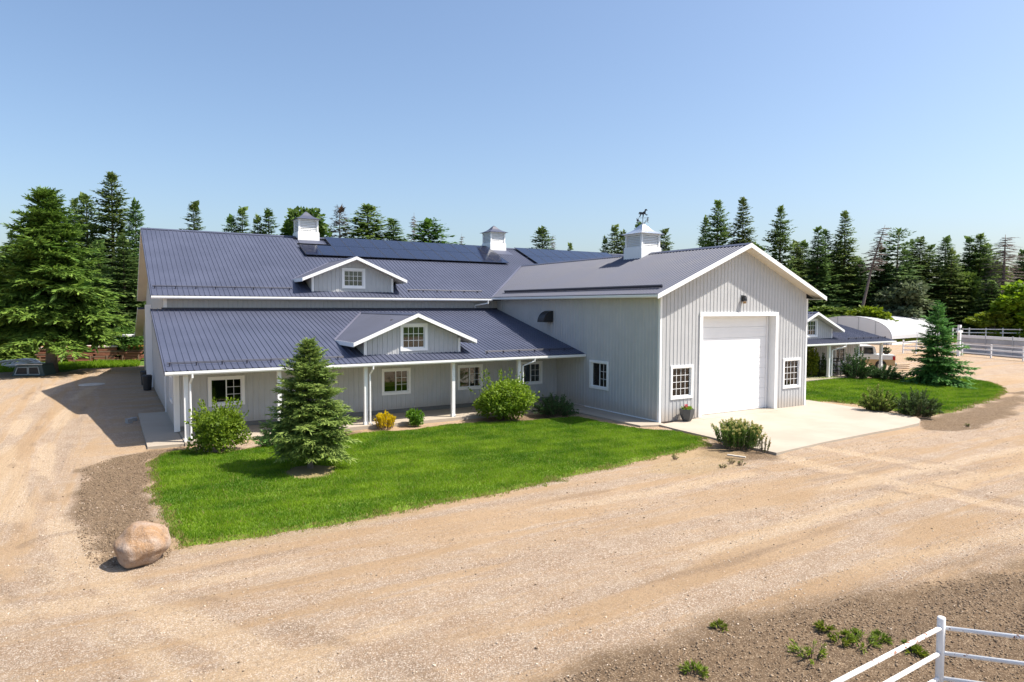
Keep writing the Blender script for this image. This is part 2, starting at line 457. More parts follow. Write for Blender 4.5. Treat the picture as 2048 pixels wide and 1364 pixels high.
Fq = np.stack([idx[:-1, :-1], idx[:-1, 1:], idx[1:, 1:], idx[1:, :-1]], -1).reshape(-1, 4)
ground = link('ground', mesh_np('ground', np.stack([GX.ravel(), GY.ravel(), GZ.ravel()], -1), Fq, GROUND, True,
              {'soil': soil.ravel(), 'dry': dry.ravel(), 'field': fld.ravel(), 'leftzone': leftz.ravel(), 'track': track.ravel(), 'ridge': ridge.ravel()}))
tag(ground, 'tan gravel yard and driveway with tyre ruts', 'ground', kind='structure')

rng = np.random.default_rng(11)
MULCH = tuple(gp(620, 944)[:2])
def lawn(poly, label, cell=.14, lift=.012):
    P = np.array(poly); x0, y0 = P.min(0)-.4; x1, y1 = P.max(0)+.4
    xs = np.arange(x0, x1, cell); ys = np.arange(y0, y1, cell)
    A, B = np.meshgrid(xs, ys)
    d = poly_sd(A, B, poly) + .35*(fbm(A*1.4, B*1.4, 21)-.5)
    dryv = ss(-d, -.55, .1)*.8
    mul = ss(-(np.hypot((A-MULCH[0])/.85, (B-MULCH[1])/.95)+.3*(vnoise(A*2.5, B*2.5, 2)-.5)), -1.05, -.85)
    dryv = np.maximum(dryv, mul)
    Z = Hgt(A, B)+lift+.015*fbm(A, B, 4)-.11*ss(-d, -.35, 0)
    ii = np.arange(A.size).reshape(A.shape)
    keep = (d[:-1, :-1] > 0) & (d[1:, 1:] > 0) & (d[1:, :-1] > 0) & (d[:-1, 1:] > 0)
    Q = np.stack([ii[:-1, :-1], ii[:-1, 1:], ii[1:, 1:], ii[1:, :-1]], -1)[keep]
    o = link('lawn', mesh_np('lawn', np.stack([A.ravel(), B.ravel(), Z.ravel()], -1), Q, TURF, True, {'dry': dryv.ravel()}))
    tag(o, label, 'lawn', kind='structure')
def grass(poly, n, hgt, wid, label, seed):
    r = np.random.default_rng(seed)
    P = np.array(poly); x0, y0 = P.min(0)-.3; x1, y1 = P.max(0)+.3
    A = r.uniform(x0, x1, n*3); B = r.uniform(y0, y1, n*3)
    d = poly_sd(A, B, poly) + .5*(fbm(A*1.4, B*1.4, 21)-.5) + .22*(vnoise(A*6, B*6, 9)-.5)
    md = np.hypot((A-MULCH[0])/.85, (B-MULCH[1])/.95)+.3*(vnoise(A*2.5, B*2.5, 2)-.5)
    ok = (d > r.uniform(-.08, .22, n*3)) & (md > r.uniform(.8, 1.05, n*3))
    A, B, d = A[ok][:n], B[ok][:n], d[ok][:n]; n = len(A)
    clump = fbm(A*1.1, B*1.1, 31); tall = vnoise(A*2.3, B*2.3, 33)
    az = r.uniform(0, 2*np.pi, n); h = hgt*r.uniform(.55, 1.25, n)*(.7+.6*tall); w = wid*r.uniform(.7, 1.3, n)
    lean = r.uniform(.1, .9, n)*h; la = r.uniform(0, 2*np.pi, n)
    Z = Hgt(A, B)+.015+.015*fbm(A, B, 4)-.07*ss(-d, -.35, 0)
    V = np.empty((n, 3, 3))
    V[:, 0] = np.stack([A-w*np.cos(az), B-w*np.sin(az), Z], -1); V[:, 1] = np.stack([A+w*np.cos(az), B+w*np.sin(az), Z], -1)
    V[:, 2] = np.stack([A+lean*np.cos(la), B+lean*np.sin(la), Z+h], -1)
    stripe = .5+.5*np.sin((B*1.0+A*.12)*2*np.pi/1.1)
    t = np.clip(.10+1.3*(clump-.25)+.20*(stripe-.5)+.55*(fbm(A*.35, B*.35, 51)-.47)+r.normal(0, .17, n), 0, .92)
    edge = (d < .30) & (r.random(n) < .45); t[edge] = 1.0
    t[r.random(n) < .035] = 1.0
    o = link('grass', mesh_np('grass', V.reshape(-1, 3), np.arange(n*3).reshape(-1, 3), GRASS, False, {'tint': np.repeat(t, 3)}))
    tag(o, label, 'grass', kind='stuff')
lawn(LAWN_L, 'mown lawn in front of the long porch')
lawn(LAWN_R, 'mown lawn island beyond the garage', .25)
grass(LAWN_L, 330000, .065, .0085, 'short bright green grass of the front lawn', 1)
grass(LAWN_R, 150000, .075, .014, 'short green grass of the far lawn island', 2)

def slab(name, poly, top, label, th=.25):
    b = MB()
    pts = [(x, y, top) for x, y in poly]
    b.prism(pts, (0, 0, -th))
    o = b.build(name, CONCRETE)
    tag(o, label, name.replace('_', ' '), kind='structure')
    return o
slab('concrete_apron', APRON, .045, 'pale concrete apron before the big white garage door')
slab('pavement', [(2.3, -.5), (8.1, -.5), (8.1, .6), (2.3, .6)], .052, 'concrete sill of the big garage door', .2)
slab('pavement', [(-.75, 5.2), (-1.35, 4.6), (-1.25, -.2), (-.1, -.55), (0, -.3), (0, 5.3)], .038, 'concrete walk beside the garage')
slab('porch_floor', [(-18.45, 5.35), (0, 5.35), (0, 7.9), (-18.45, 7.9)], .095, 'concrete floor of the long porch')
slab('pavement', [(-19.66, 5.42), (-18.47, 5.38), (-18.47, 14.0), (-19.7, 14.1)], .06, 'grey concrete slab by the left wall')
slab('porch_floor', [(10.4, 5.2), (27.4, 5.2), (27.4, 8.0), (10.4, 8.0)], .41, 'concrete floor of the far porch', .5)

# ================================================================== BARN
barn = thing('barn', 'long grey metal barn with charcoal roof, porch and white garage door', 'barn', (0, 0, 0))
S = .42                                            # main roof pitch
GW, GXC = 10.3, 5.15                               # garage width and ridge line
XL, XR = -19.05, 28.3
YE, ZE, YT, ZT = 5.39, 2.75, 14.5, 5.0             # lean-to roof: eave and top
LS = (ZT-ZE)/(YT-YE)
YM, ZM, YRG, ZRG = 13.85, 5.63, 23.58, 9.717       # main roof: eave and ridge
ZPK = 8.13
PITCHES = .9144
def subtract(iv, holes):
    out = [iv]
    for h0, h1 in holes:
        nx_ = []
        for a, b in out:
            if h1 <= a or h0 >= b: nx_.append((a, b)); continue
            if h0 > a: nx_.append((a, h0))
            if h1 < b: nx_.append((h1, b))
        out = nx_
    return out
def ribbed(name, parent, mat, O, sd, td, nd, s0, s1, lo, hi, holes=(), kinks=(), rib=.019, pw=PITCHES):
    """profiled metal sheets side by side: each sheet one object, ribs as real folds.
    lo(s), hi(s) bound the sheet; holes are (s0,s1,t0,t1)"""
    O, sd, td, nd = (Vector(q) for q in (O, sd, td, nd))
    flip = sd.cross(td).dot(nd) < 0
    n = max(1, int(math.ceil((s1-s0)/pw-1e-6)))
    out = []
    for p in range(n):
        a = s0+p*pw; b = min(a+pw, s1)
        if b-a < .02: continue
        brk = {a: 0.0, b: 0.0}
        for k in range(4):
            r0 = a+k*pw/4+.03
            for off, h in ((0, 0), (.016, rib), (.042, rib), (.058, 0)):
                if a < r0+off < b: brk[r0+off] = h
        for q in list(kinks)+[h for H_ in holes for h in H_[:2]]:
            if a < q < b:
                ks = sorted(brk); j = max(i for i in range(len(ks)) if ks[i] <= q); f = (q-ks[j])/max(ks[j+1]-ks[j], 1e-9)
                brk[q] = brk[ks[j]]*(1-f)+brk[ks[j+1]]*f
        ks = sorted(brk)
        m = MB()
        for i in range(len(ks)-1):
            c, d = ks[i], ks[i+1]
            if d-c < 1e-6: continue
            e = 1e-6
            l0, l1, h0, h1 = lo(c+e), lo(d-e), hi(c+e), hi(d-e)
            if h0 <= l0+1e-4 and h1 <= l1+1e-4: continue
            h0, h1 = max(h0, l0), max(h1, l1)
            mid = (c+d)/2
            hs = [H_[2:] for H_ in holes if H_[0]-1e-6 <= mid <= H_[1]+1e-6]
            if hs:
                ivs = [((x if x > max(l0, l1) else l0), (x if x > max(l0, l1) else l1), (y if y < min(h0, h1) else h0), (y if y < min(h0, h1) else h1)) for x, y in subtract((min(l0, l1), max(h0, h1)), hs)]
            else: ivs = [(l0, l1, h0, h1)]
            for t0, t1, u0, u1 in ivs:
                q = [O+sd*c+td*t0+nd*brk[c], O+sd*d+td*t1+nd*brk[d], O+sd*d+td*u1+nd*brk[d], O+sd*c+td*u0+nd*brk[c]]
                if flip: q.reverse()
                m.face(*q)
        if m.f: out.append(m.build(name, mat, parent))
    return out
X_, Y_, Z_ = Vector((1, 0, 0)), Vector((0, 1, 0)), Vector((0, 0, 1))
def part(name, mat, mb, parent=None, smooth=False):
    return mb.build(name, mat, barn if parent is None else parent, smooth)

def window(s, O, sd, nd, s0, s1, z0, z1, kind, inside=None, trim=.115, swap=False):
    """casing boards > sash, panes, muntins; the glass sits back in its opening. returns the hole"""
    O, sd, nd = Vector(O), Vector(sd), Vector(nd)
    def bx(mb, a, b, c, d, n0, n1):
        return mb.obox(O+sd*a+Z_*c+nd*n0, sd*(b-a), Z_*(d-c), nd*(n1-n0))
    m = MB(); t = trim; pr = .045
    bx(m, s0, s1, z1-t, z1, 0, pr); bx(m, s0, s1, z0, z0+t, 0, pr+.003); bx(m, s0, s0+t, z0+t, z1-t, 0, pr); bx(m, s1-t, s1, z0+t, z1-t, 0, pr)
    a, b, c, d = s0+t, s1-t, z0+t, z1-t
    for q in ((a-.02, a, c, d), (b, b+.02, c, d), (a, b, c-.02, c), (a, b, d, d+.02)): bx(m, *q, -.11, -.003)
    w = part('window', WHITE, m)
    sw = .04; n0, n1 = -.075, -.035
    def frame(e, f, g, h, nn0, nn1):
        k = MB(); bx(k, e, e+sw, g, h, nn0, nn1); bx(k, f-sw, f, g, h, nn0, nn1); bx(k, e+sw, f-sw, g, g+sw, nn0, nn1); bx(k, e+sw, f-sw, h-sw, h, nn0, nn1)
        part('sash', WHITE, k, w)
    def pane(e, f, g, h, nn):
        k = MB(); bx(k, e, f, g, h, nn-.004, nn); part('pane', GLASS, k, w)
    def grid(e, f, g, h, nc, nr, nn, wd=.016):
        k = MB()
        for i in range(1, nc):
            x = e+(f-e)*i/nc; bx(k, x-wd/2, x+wd/2, g, h, nn, nn+.012)
        for j in range(1, nr):
            z = g+(h-g)*j/nr; bx(k, e, f, z-wd/2, z+wd/2, nn+.0015, nn+.0135)
        part('muntin', WHITE, k, w)
    if kind == 'slider':
        mid = (a+b)/2
        back, front = ((a, mid+.02), (mid-.02, b)) if not swap else ((mid-.02, b), (a, mid+.02))
        frame(*back, c, d, -.095, -.07); pane(back[0]+sw, back[1]-sw, c+sw, d-sw, -.082)
        frame(*front, c, d, -.065, -.04); pane(front[0]+sw, front[1]-sw, c+sw, d-sw, -.052)
        grid(front[0]+sw, front[1]-sw, c+sw, d-sw, 2, 3, -.05)
    else:
        nc, nr = kind
        frame(a, b, c, d, n0, n1); pane(a+sw, b-sw, c+sw, d-sw, -.055); grid(a+sw, b-sw, c+sw, d-sw, nc, nr, -.052, .02)
    # what shows behind the glass
    k = MB(); bx(k, a-.3, b+.3, c-.3, d+.3, -.75, -.74); part('dark_room_panel', DARKROOM, k, w)  # near-black panel: the unlit room's darkness put into its colour
    if inside == 'blind':
        k = MB(); z = c+.02
        while z < d-.02:
            k.obox(O+sd*(a+.04)+Z_*z+nd*-.13, sd*(b-a-.08), Z_*.018+nd*-.012, Z_*.002+nd*.003); z += .03
        part('blind', BLIND, k, w)
    elif inside == 'brown':
        k = MB(); bx(k, a+.02, b-.02, c+.25, d-.02, -.26, -.25); part('brown_sheet', BROWN_IN, k, w)  # plain reddish-brown sheet set a little way behind the glass
    return (a-.001, b+.001, c-.001, d+.001)

# ---- garage walls
def gable_top(c, pk, base=None): return lambda s: pk-.10-S*abs(s-c)
OP = (2.62, 7.76, -1, 4.72)
h = [OP]
FW = part('wall', SIDING, MB().box(.11, 2.4, .03, .06, 0, .3))
for x0, x1 in ((-.012, .11), (GW-.11, GW+.012)): part('corner_trim', WHITE, MB().box(x0, x1, -.028, .10, 0, 5.60), FW)
h.append(window('w', (0, 0, 0), X_, -Y_, .66, 2.06, 1.0, 2.52, (4, 4), 'brown'))
h.append(window('w', (0, 0, 0), X_, -Y_, 8.42, 9.84, 1.02, 2.55, (4, 4), 'brown'))
ribbed('siding_panel', FW, SIDING, (0, 0, 0), X_, Z_, -Y_, .11, GW-.11, lambda s: .05, gable_top(GXC, ZPK), h, (GXC,))
SW = part('wall', SIDING, MB().box(.02, .05, 0.1, 14.4, 0, .3))
h = [window('w', (0, 0, 0), Y_, -X_, 3.49, 4.97, 1.06, 2.48, 'slider', None, .115, True)]
ribbed('siding_panel', SW, SIDING, (0, 0, 0), Y_, Z_, -X_, .10, 14.45, lambda s: .05, lambda s: 5.62, h)
SW2 = part('wall', SIDING, MB().box(GW-.05, GW-.02, .1, 14.4, 0, .3))
ribbed('siding_panel', SW2, SIDING, (GW, 0, 0), Y_, Z_, X_, .10, 14.45, lambda s: .05, lambda s: 5.62)
part('base_trim', WHITE, MB().box(-.035, -.003, .1, 14.4, .05, .10))

# ---- overhead door and its casing
c = MB(); c.box(2.43, 2.62, -.055, 0, 0.06, 4.72).box(7.76, 7.95, -.055, 0, .06, 4.72).box(2.43, 7.95, -.06, 0, 4.72, 4.91)
c.box(2.56, 2.618, 0, .42, .06, 4.72).box(7.762, 7.82, 0, .42, .06, 4.72).box(2.62, 7.76, 0, .42, 4.722, 4.78)
part('door_casing', WHITE, c)
gd = part('garage_door', WHITE_D, MB().box(2.62, 7.76, .42, .44, .06, 4.72))
for k in range(9):
    z = .07+k*.515
    m = MB(); m.box(2.63, 7.75, .385, .419, z, z+.505); m.box(2.63, 7.75, .379, .386, z+.12, z+.24).box(2.63, 7.75, .3785, .386, z+.30, z+.40)
    part('door_panel', WHITE_D, m, gd)
part('door_track', WHITE, MB().box(7.58, 7.64, .33, .375, .06, 4.7))
part('weather_strip', BLACK, MB().box(2.63, 7.75, .38, .41, .053, .069))

# ---- wall lamp, vent hood
wl_ = part('wall_lamp', BLACK, MB().box(5.20, 5.36, -.05, -.02, 5.42, 5.72).tube([(5.28, -.05, 5.62), (5.28, -.16, 5.66)], .03, 8).tube([(5.28, -.16, 5.70), (5.28, -.16, 5.55), (5.28, -.16, 5.44)], [.06, .11, .12], 12))
LAMPG = painted('amber_glass', (.35, .2, .08), .3, .1, streak=False)
part('lamp_glass', LAMPG, MB().tube([(5.28, -.16, 5.43), (5.28, -.16, 5.32)], [.085, .07], 12), wl_)
m = MB(); prof = []
for k in range(9):
    w = math.pi/2*k/8; prof.append((0, 8.28+.0+ (1-math.cos(w))*.0, 0))
pts = [(-.02, 9.1, 4.30), (-.02, 9.1, 4.92)]
arc = [(-.02-.62*math.sin(math.pi/2*k/8), 0, 4.30+.62*math.cos(math.pi/2*k/8)) for k in range(9)]
poly = [(-.02, 8.25, 4.30)]+[(x, 8.25, z) for x, _, z in arc]
m.prism(poly, (0, .62, 0))
part('vent_hood', BLACK, m)

# ---- porch walls, left end wall, upper wall strip
PW = part('wall', WHITE, MB().box(-18.53, -18.41, 7.83, 7.95, .1, 3.3))
part('corner_trim', WHITE, MB().box(-18.512, -18.36, 14.40, 14.52, 4.95, 5.62))
h = [window('w', (0, 7.86, 0), X_, -Y_, -17.36, -15.95, 1.02, 2.24, 'slider'), window('w', (0, 7.86, 0), X_, -Y_, -9.95, -8.52, .99, 2.23, 'slider', 'brown'),
     window('w', (0, 7.86, 0), X_, -Y_, -6.02, -4.61, .99, 2.23, 'slider', 'brown'), window('w', (0, 7.86, 0), X_, -Y_, -2.36, -.98, 1.02, 2.24, 'slider')]
ribbed('siding_panel', PW, SIDING, (0, 7.86, 0), X_, Z_, -Y_, -18.41, 0, lambda s: .32, lambda s: 3.28, h)
part('foundation', painted('grey_foundation', (.17, .165, .155), .9, .1, streak=False), MB().box(-18.5, -.01, 7.875, 7.95, .1, .33))
part('base_trim', SIDING, MB().box(-18.4, -.02, 7.835, 7.858, .30, .34))
UW = part('wall', SIDING, MB().box(-18.4, 0, 14.46, 14.5, 4.8, 5.1))
ribbed('siding_panel', UW, SIDING, (0, 14.45, 0), X_, Z_, -Y_, -18.40, 0, lambda s: 4.97, lambda s: 5.66)
# left end: lean-to, gable, rear lean-to in one profile
YB, YBL = 32.71, 41.8                              # rear main wall, rear lean-to eave
def left_top(y):
    if y < 14.45: return ZE+LS*(y-YE)-.09
    if y <= YB: return ZRG-S*abs(y-YRG)-.10
    return ZE+LS*(YBL-y)-.09
LW = part('wall', WHITE, MB().box(-18.535, -18.42, 7.952, 8.05, .05, 3.25))
h = [(10.0, 11.1, 1.0, 2.3)]
ribbed('siding_panel', LW, SIDING, (-18.5, 0, 0), Y_, Z_, -X_, 8.05, 39.3, lambda s: .05, left_top, kinks=(14.45, YRG, YB))
part('corner_trim', WHITE, MB().box(-18.56, -18.50, 13.9, 14.15, .05, 4.8))
part('pilaster', WHITE, MB().box(-18.86, -18.525, 25.6, 26.2, 0, 5.2))
for y0, z0, y1, z1 in ((9.6, 1.0, 10.9, 2.2), (28.0, .9, 29.2, 2.4), (33.5, 0.1, 34.6, 2.2)):
    window('w', (-18.52, 0, 0), Y_, -X_, y0, y1, z0, z1, 'slider')
part('wall', SIDING, MB().box(-18.5, 28.0, 32.7, 32.74, 0, 5.6).box(-18.5, 28.0, 39.3, 39.34, 0, 3.2).box(27.96, 28.0, 14.5, 32.7, 0, 5.4).box(27.90, 27.94, 7.9, 39.3, 0, 3.3))
# right wing porch wall
RW = part('wall', WHITE, MB().box(27.80, 27.92, 7.83, 7.95, .4, 3.3))
h = [window('w', (0, 7.86, 0), X_, -Y_, 21.2, 22.55, .45, 2.24, 'slider'), window('w', (0, 7.86, 0), X_, -Y_, 24.9, 26.25, 1.02, 2.24, 'slider')]
ribbed('siding_panel', RW, SIDING, (0, 7.86, 0), X_, Z_, -Y_, GW, 27.8, lambda s: .42, lambda s: 3.28, h)

# ---- roofs
def roof_plane(slope): return Vector((0, math.cos(math.atan(slope)), math.sin(math.atan(slope)))), Vector((0, -math.sin(math.atan(slope)), math.cos(math.atan(slope))))
cm, cl = math.cos(math.atan(S)), math.cos(math.atan(LS))
tm, nm = roof_plane(S); tl, nl = roof_plane(LS)
RM = part('roof', ROOF_D, MB().prism([(XL, YM+.02, ZM-.05), (0, YM+.02, ZM-.05), (GXC, 19.8, ZPK-.05), (GW, YM+.02, ZM-.05), (XR, YM+.02, ZM-.05), (XR, YRG, ZRG-.05), (XL, YRG, ZRG-.05)], (0, .03, -.07)))
def valley_lo(s):
    k = 5.75-abs(s-GXC)
    return max(0, (k+.18)/cm) if k > -.18 else 0.0
LEN = (YRG-YM)/cm
ribbed('roof_panel', RM, ROOF, (0, YM, ZM), X_, tm, nm, XL, XR, valley_lo, lambda s: LEN, kinks=(GXC, GXC-5.93, GXC+5.93), rib=.026)
RBk = part('roof', ROOF, MB().prism([(XL, YRG, ZRG), (XR, YRG, ZRG), (XR, 33.3, ZM), (XL, 33.3, ZM)], (0, -.03, -.08)))
part('ridge_cap', ROOF, MB().prism([(XL-.01, YRG-.22, ZRG-.055), (XL-.01, YRG, ZRG+.045), (XL-.01, YRG+.22, ZRG-.055), (XL-.01, YRG, ZRG+.02)], (XR-XL+.02, 0, 0)))
RL = part('roof', ROOF_D, MB().prism([(XL, YE+.02, ZE-.05), (-.02, YE+.02, ZE-.05), (-.02, YT, ZT-.05), (XL, YT, ZT-.05)], (0, .02, -.07)))
ribbed('roof_panel', RL, ROOF, (0, YE, ZE), X_, tl, nl, XL, -.005, lambda s: 0, lambda s: (YT-.08-YE)/cl, rib=.026)
RR = part('roof', ROOF_D, MB().prism([(GW+.02, YE+.02, ZE-.05), (XR, YE+.02, ZE-.05), (XR, YT, ZT-.05), (GW+.02, YT, ZT-.05)], (0, .02, -.07)))
ribbed('roof_panel', RR, ROOF, (0, YE, ZE), X_, tl, nl, GW+.005, XR, lambda s: 0, lambda s: (YT-.08-YE)/cl, rib=.026)
part('roof', ROOF, MB().prism([(XL, 32.7, ZT), (XR, 32.7, ZT), (XR, YBL, ZE), (XL, YBL, ZE)], (0, -.02, -.08)))
part('flashing', ROOF_D, MB().box(-18.6, -.03, 14.36, 14.44, ZT-.06, ZT+.05).box(GW+.03, 28, 14.36, 14.44, ZT-.06, ZT+.05))
# garage roof, two slopes running to the valleys
for sg in (-1, 1):
    nG = Vector((sg*math.sin(math.atan(S)), 0, math.cos(math.atan(S)))); tG = Vector((-sg*math.cos(math.atan(S)), 0, math.sin(math.atan(S))))
    xe = GXC+sg*5.75; ze = ZPK-S*5.75
    # lower bound rises along the valley: y = 14.05 + distance from the eave
    rg = part('roof', ROOF_D, MB().prism([(xe, -.56, ze-.05), (GXC, -.56, ZPK-.05), (GXC, 19.7, ZPK-.05), (xe, 13.95, ze-.05)], (0, 0, -.07)))
    ribbed('roof_panel', rg, ROOF, (xe, 0, ze), Y_, tG, nG, -.58, 19.78, lambda s: max(0, (s-13.93)/cm), lambda s: 5.75/cm, kinks=(13.93,), rib=.026)
part('ridge_cap', ROOF, MB().prism([(GXC-.24, -.6, ZPK-.06), (GXC, -.6, ZPK+.05), (GXC+.24, -.6, ZPK-.06), (GXC, -.6, ZPK+.02)], (0, 20.35, 0)))
VAL = painted('valley_flashing', (.13, .13, .18), .35, .05, streak=False)
for sg in (-1, 1):
    a = Vector((GXC+sg*5.72, 14.02, ZM+.09)); b = Vector((GXC, 19.85, ZPK+.03)); 
    d = (b-a); side = d.cross(Vector((0, 0, 1))).normalized()
    part('valley', VAL, MB().obox(a-side*.07, side*.14, d, (0, 0, .012)))

# ---- fascias, gutters, soffits
def gutter(p, q, out, w=.12, hgt=.13):
    p, q, out = Vector(p), Vector(q), Vector(out)
    m = MB(); prof = [(0, 0), (w*.75, 0), (w, .05), (w, hgt), (w-.012, hgt), (w-.012, .055), (w*.72, .012), (.012, .012), (.012, hgt), (0, hgt)]
    m.prism([p+out*a+Z_*b for a, b in prof], q-p)
    return part('gutter', WHITE, m)
gutter((XL, YE, ZE-.15), (-.02, YE, ZE-.15), (0, -1, 0)); gutter((GW+.02, YE, ZE-.15), (XR, YE, ZE-.15), (0, -1, 0))
gutter((XL, YM, ZM-.15), (GXC-5.75-.12, YM, ZM-.15), (0, -1, 0)); gutter((GXC-5.75, YM+.05, ZPK-S*5.75-.16), (GXC-5.75, -.6, ZPK-S*5.75-.16), (-1, 0, 0))
gutter((GXC+5.75, -.6, ZPK-S*5.75-.16), (GXC+5.75, YM+.05, ZPK-S*5.75-.16), (1, 0, 0))
ze = ZPK-S*5.75
def rake(xc, pk, half, y, dep=.19, th=.03, slope=S, reach=.0):
    m = MB()
    for sg in (-1, 1):
        m.prism([(xc, y, pk+.03), (xc+sg*half, y, pk+.03-slope*half), (xc+sg*half, y, pk+.03-slope*half-dep), (xc, y, pk+.03-dep*1.02)], (0, -th if sg < 0 else -th+.002, 0))
    return part('rake_board', WHITE, m)
rake(GXC, ZPK, 5.87, -.585, .20)
m = MB()
for sg in (-1, 1):
    m.prism([(GXC, -.58, ZPK-.135), (GXC+sg*5.72, -.58, ZPK-.135-S*5.72), (GXC+sg*5.72, 0, ZPK-.135-S*5.72), (GXC, 0, ZPK-.135)], (0, 0, -.02))
    xa = GXC+sg*5.72; xb = GXC+sg*5.15
    m.face((xa, -.55, ze-.17), (xb, -.55, ze-.17), (xb, 14, ze-.17), (xa, 14, ze-.17))
part('soffit', SOFFIT, m)
part('soffit', SOFFIT, MB().box(-18.4, -.02, 5.42, 7.84, ZE-.165, ZE-.145).box(GW+.02, 27.9, 5.42, 7.84, ZE-.165, ZE-.145))
part('soffit', SOFFIT, MB().box(-18.5, -.7, 13.88, 14.44, ZM-.165, ZM-.145))
# left ends of the long roofs: edge trims and soffits under the overhang
ENDS = ((YM, ZM, YRG, ZRG), (33.3, ZM, YRG, ZRG), (YE, ZE, YT, ZT), (YBL, ZE, 32.7, ZT))
for i, (ya, za, yb, zb) in enumerate(ENDS):
    part('edge_trim', ROOF if i in (0, 2) else WHITE, MB().prism([(XL, ya, za+.02), (XL, yb, zb+.02), (XL, yb, zb-.16), (XL, ya, za-.16)], (-.025, 0, 0)))
    part('soffit', SOFFIT, MB().prism([(XL, ya, za-.13), (-18.5, ya, za-.13), (-18.5, yb, zb-.13), (XL, yb, zb-.13)], (0, 0, -.02)))
part('fascia', WHITE, MB().box(XL, XR, 33.3, 33.33, ZM-.16, ZM+.01))
xq = float(on(214, 668, 1, YBL)[0])
part('fascia', WHITE, MB().box(xq, XR, YBL, YBL+.03, ZE-.16, ZE+.01))
cp = part('canopy', WHITE, MB().box(xq, XL-.03, 40.6, YBL-.003, ZE-.12, ZE))
part('post', WHITE, MB().box(xq+2.6, xq+2.7, 41.5, 41.6, 0, ZE-.12), cp)

# ---- snow guards
def guard(p, q, n):
    p, q, n = Vector(p), Vector(q), Vector(n)
    m = MB(); m.tube([p+n*.085, q+n*.085], .018, 6); m.tube([p+n*.135, q+n*.135], .014, 6)
    L = (q-p).length; k = int(L/.9)+1
    d = (q-p).normalized()
    for i in range(k):
        c0 = p+d*min(.1+i*.9, L-.1); m.obox(c0-d*.02-n*.0, d*.04, n*.14, d.cross(n)*.05)
    part('snow_guard', ROOF_D, m)
for a, b in ((-18.95, -12.3), (-5.5, -.3), (GW+.3, 16.6), (23.4, XR-.2)): guard(Vector((a, YE, ZE))+tl*.62, Vector((b, YE, ZE))+tl*.62, nl)
for a, b in ((-18.95, -12.4), (-5.9, -.95)): guard(Vector((a, YM, ZM))+tm*.92, Vector((b, YM, ZM))+tm*.92, nm)
nG = Vector((-math.sin(math.atan(S)), 0, math.cos(math.atan(S)))); tG = Vector((math.cos(math.atan(S)), 0, math.sin(math.atan(S))))
guard(Vector((GXC-5.75, -.1, ze))+tG*.72, Vector((GXC-5.75, 13.6, ze))+tG*.72, nG)
part('snow_guard_flashing', ROOF_D, MB().obox(Vector((GXC-5.75, -.1, ze))+tG*.66+nG*.03, (0, 13.6, 0), tG*.05, nG*.10))

# ---- dormers
def dormer(xc, yr, zp, half, wallh, yw, plane_y, plane_z, slope_main, inside, wz0, wz1, ws):
    """gabled dormer: front wall, two ribbed slopes dying into the roof behind, rake boards, window"""
    yat = lambda z: plane_y+(z-plane_z)/slope_main
    wz = lambda y: plane_z+(y-plane_y)*slope_main
    d = part('dormer', SIDING, MB().box(xc-wallh+.1, xc+wallh-.1, yw+.02, yw+.06, wz(yw)-.2, wz(yw)))
    for sg in (-1, 1):
        x0, x1 = sorted((xc+sg*(wallh+.01), xc+sg*(wallh-.11)))
        part('corner_trim', WHITE, MB().box(x0, x1, yw-.03, yw+.06, wz(yw)-.1, zp-S*wallh-.14), d)
    hole = window('w', (0, yw, 0), X_, -Y_, xc-ws/2, xc+ws/2, wz0, wz1, (4, 3), inside, .13)
    ribbed('siding_panel', d, SIDING, (0, yw, 0), X_, Z_, -Y_, xc-wallh+.11, xc+wallh-.11, lambda s: wz(yw)-.05, lambda s: zp-.10-S*abs(s-xc), [hole], (xc,))
    for sg in (-1, 1):
        x = xc+sg*wallh; zt = zp-S*wallh-.12
        m = MB(); q = [(x, yw, wz(yw)-.1), (x, yw, zt), (x, yat(zt), zt)]
        m.prism(q, (sg*-.03, 0, 0)); part('dormer_cheek', SIDING, m, d)
        nD = Vector((sg*math.sin(math.atan(S)), 0, math.cos(math.atan(S)))); tD = Vector((-sg*math.cos(math.atan(S)), 0, math.sin(math.atan(S))))
        xe, ze_ = xc+sg*half, zp-S*half
        ye_, yp_ = yat(ze_)+.06, yat(zp)+.06
        ratio = (yp_-ye_)/(half/cm)
        ribbed('roof_panel', d, ROOF, (xe, 0, ze_), Y_, tD, nD, yr, yp_, lambda s: max(0, (s-ye_)/ratio), lambda s: half/cm, kinks=(ye_,), rib=.026)
        m = MB(); m.prism([(xe, yr, ze_-.05), (xc, yr, zp-.05), (xc, yp_-.1, zp-.05), (xe, ye_-.1, ze_-.05)], (0, 0, -.03)); part('soffit', SOFFIT, m, d)
        m = MB(); m.box(min(xe, xe+sg*.02), max(xe, xe+sg*.02), yr, ye_, ze_-.17, ze_+.02); part('fascia', WHITE, m, d)
        m = MB(); a = Vector((xe, ye_, ze_+.03)); b = Vector((xc, yp_, zp+.03)); dd = b-a; side = dd.cross(Z_).normalized()
        m.obox(a-side*.06, side*.12, dd, (0, 0, .012)); part('valley', VAL, m, d)
    m = MB()
    for sg in (-1, 1):
        hh = half+.03
        m.prism([(xc, yr-.005, zp+.03), (xc+sg*hh, yr-.005, zp+.03-S*hh), (xc+sg*hh, yr-.005, zp-.13-S*hh), (xc, yr-.005, zp-.135)], (0, -.03 if sg < 0 else -.028, 0))
    part('rake_board', WHITE, m, d)
    part('ridge_cap', ROOF, MB().prism([(xc-.18, yr, zp-.04), (xc, yr, zp+.05), (xc+.18, yr, zp-.04), (xc, yr, zp+.02)], (0, yat(zp)-yr+.1, 0)), d)
dormer(-8.93, 5.92, 4.80, 2.93, 2.33, 6.42, YE, ZE, LS, None, 3.13, 4.37, 1.32)
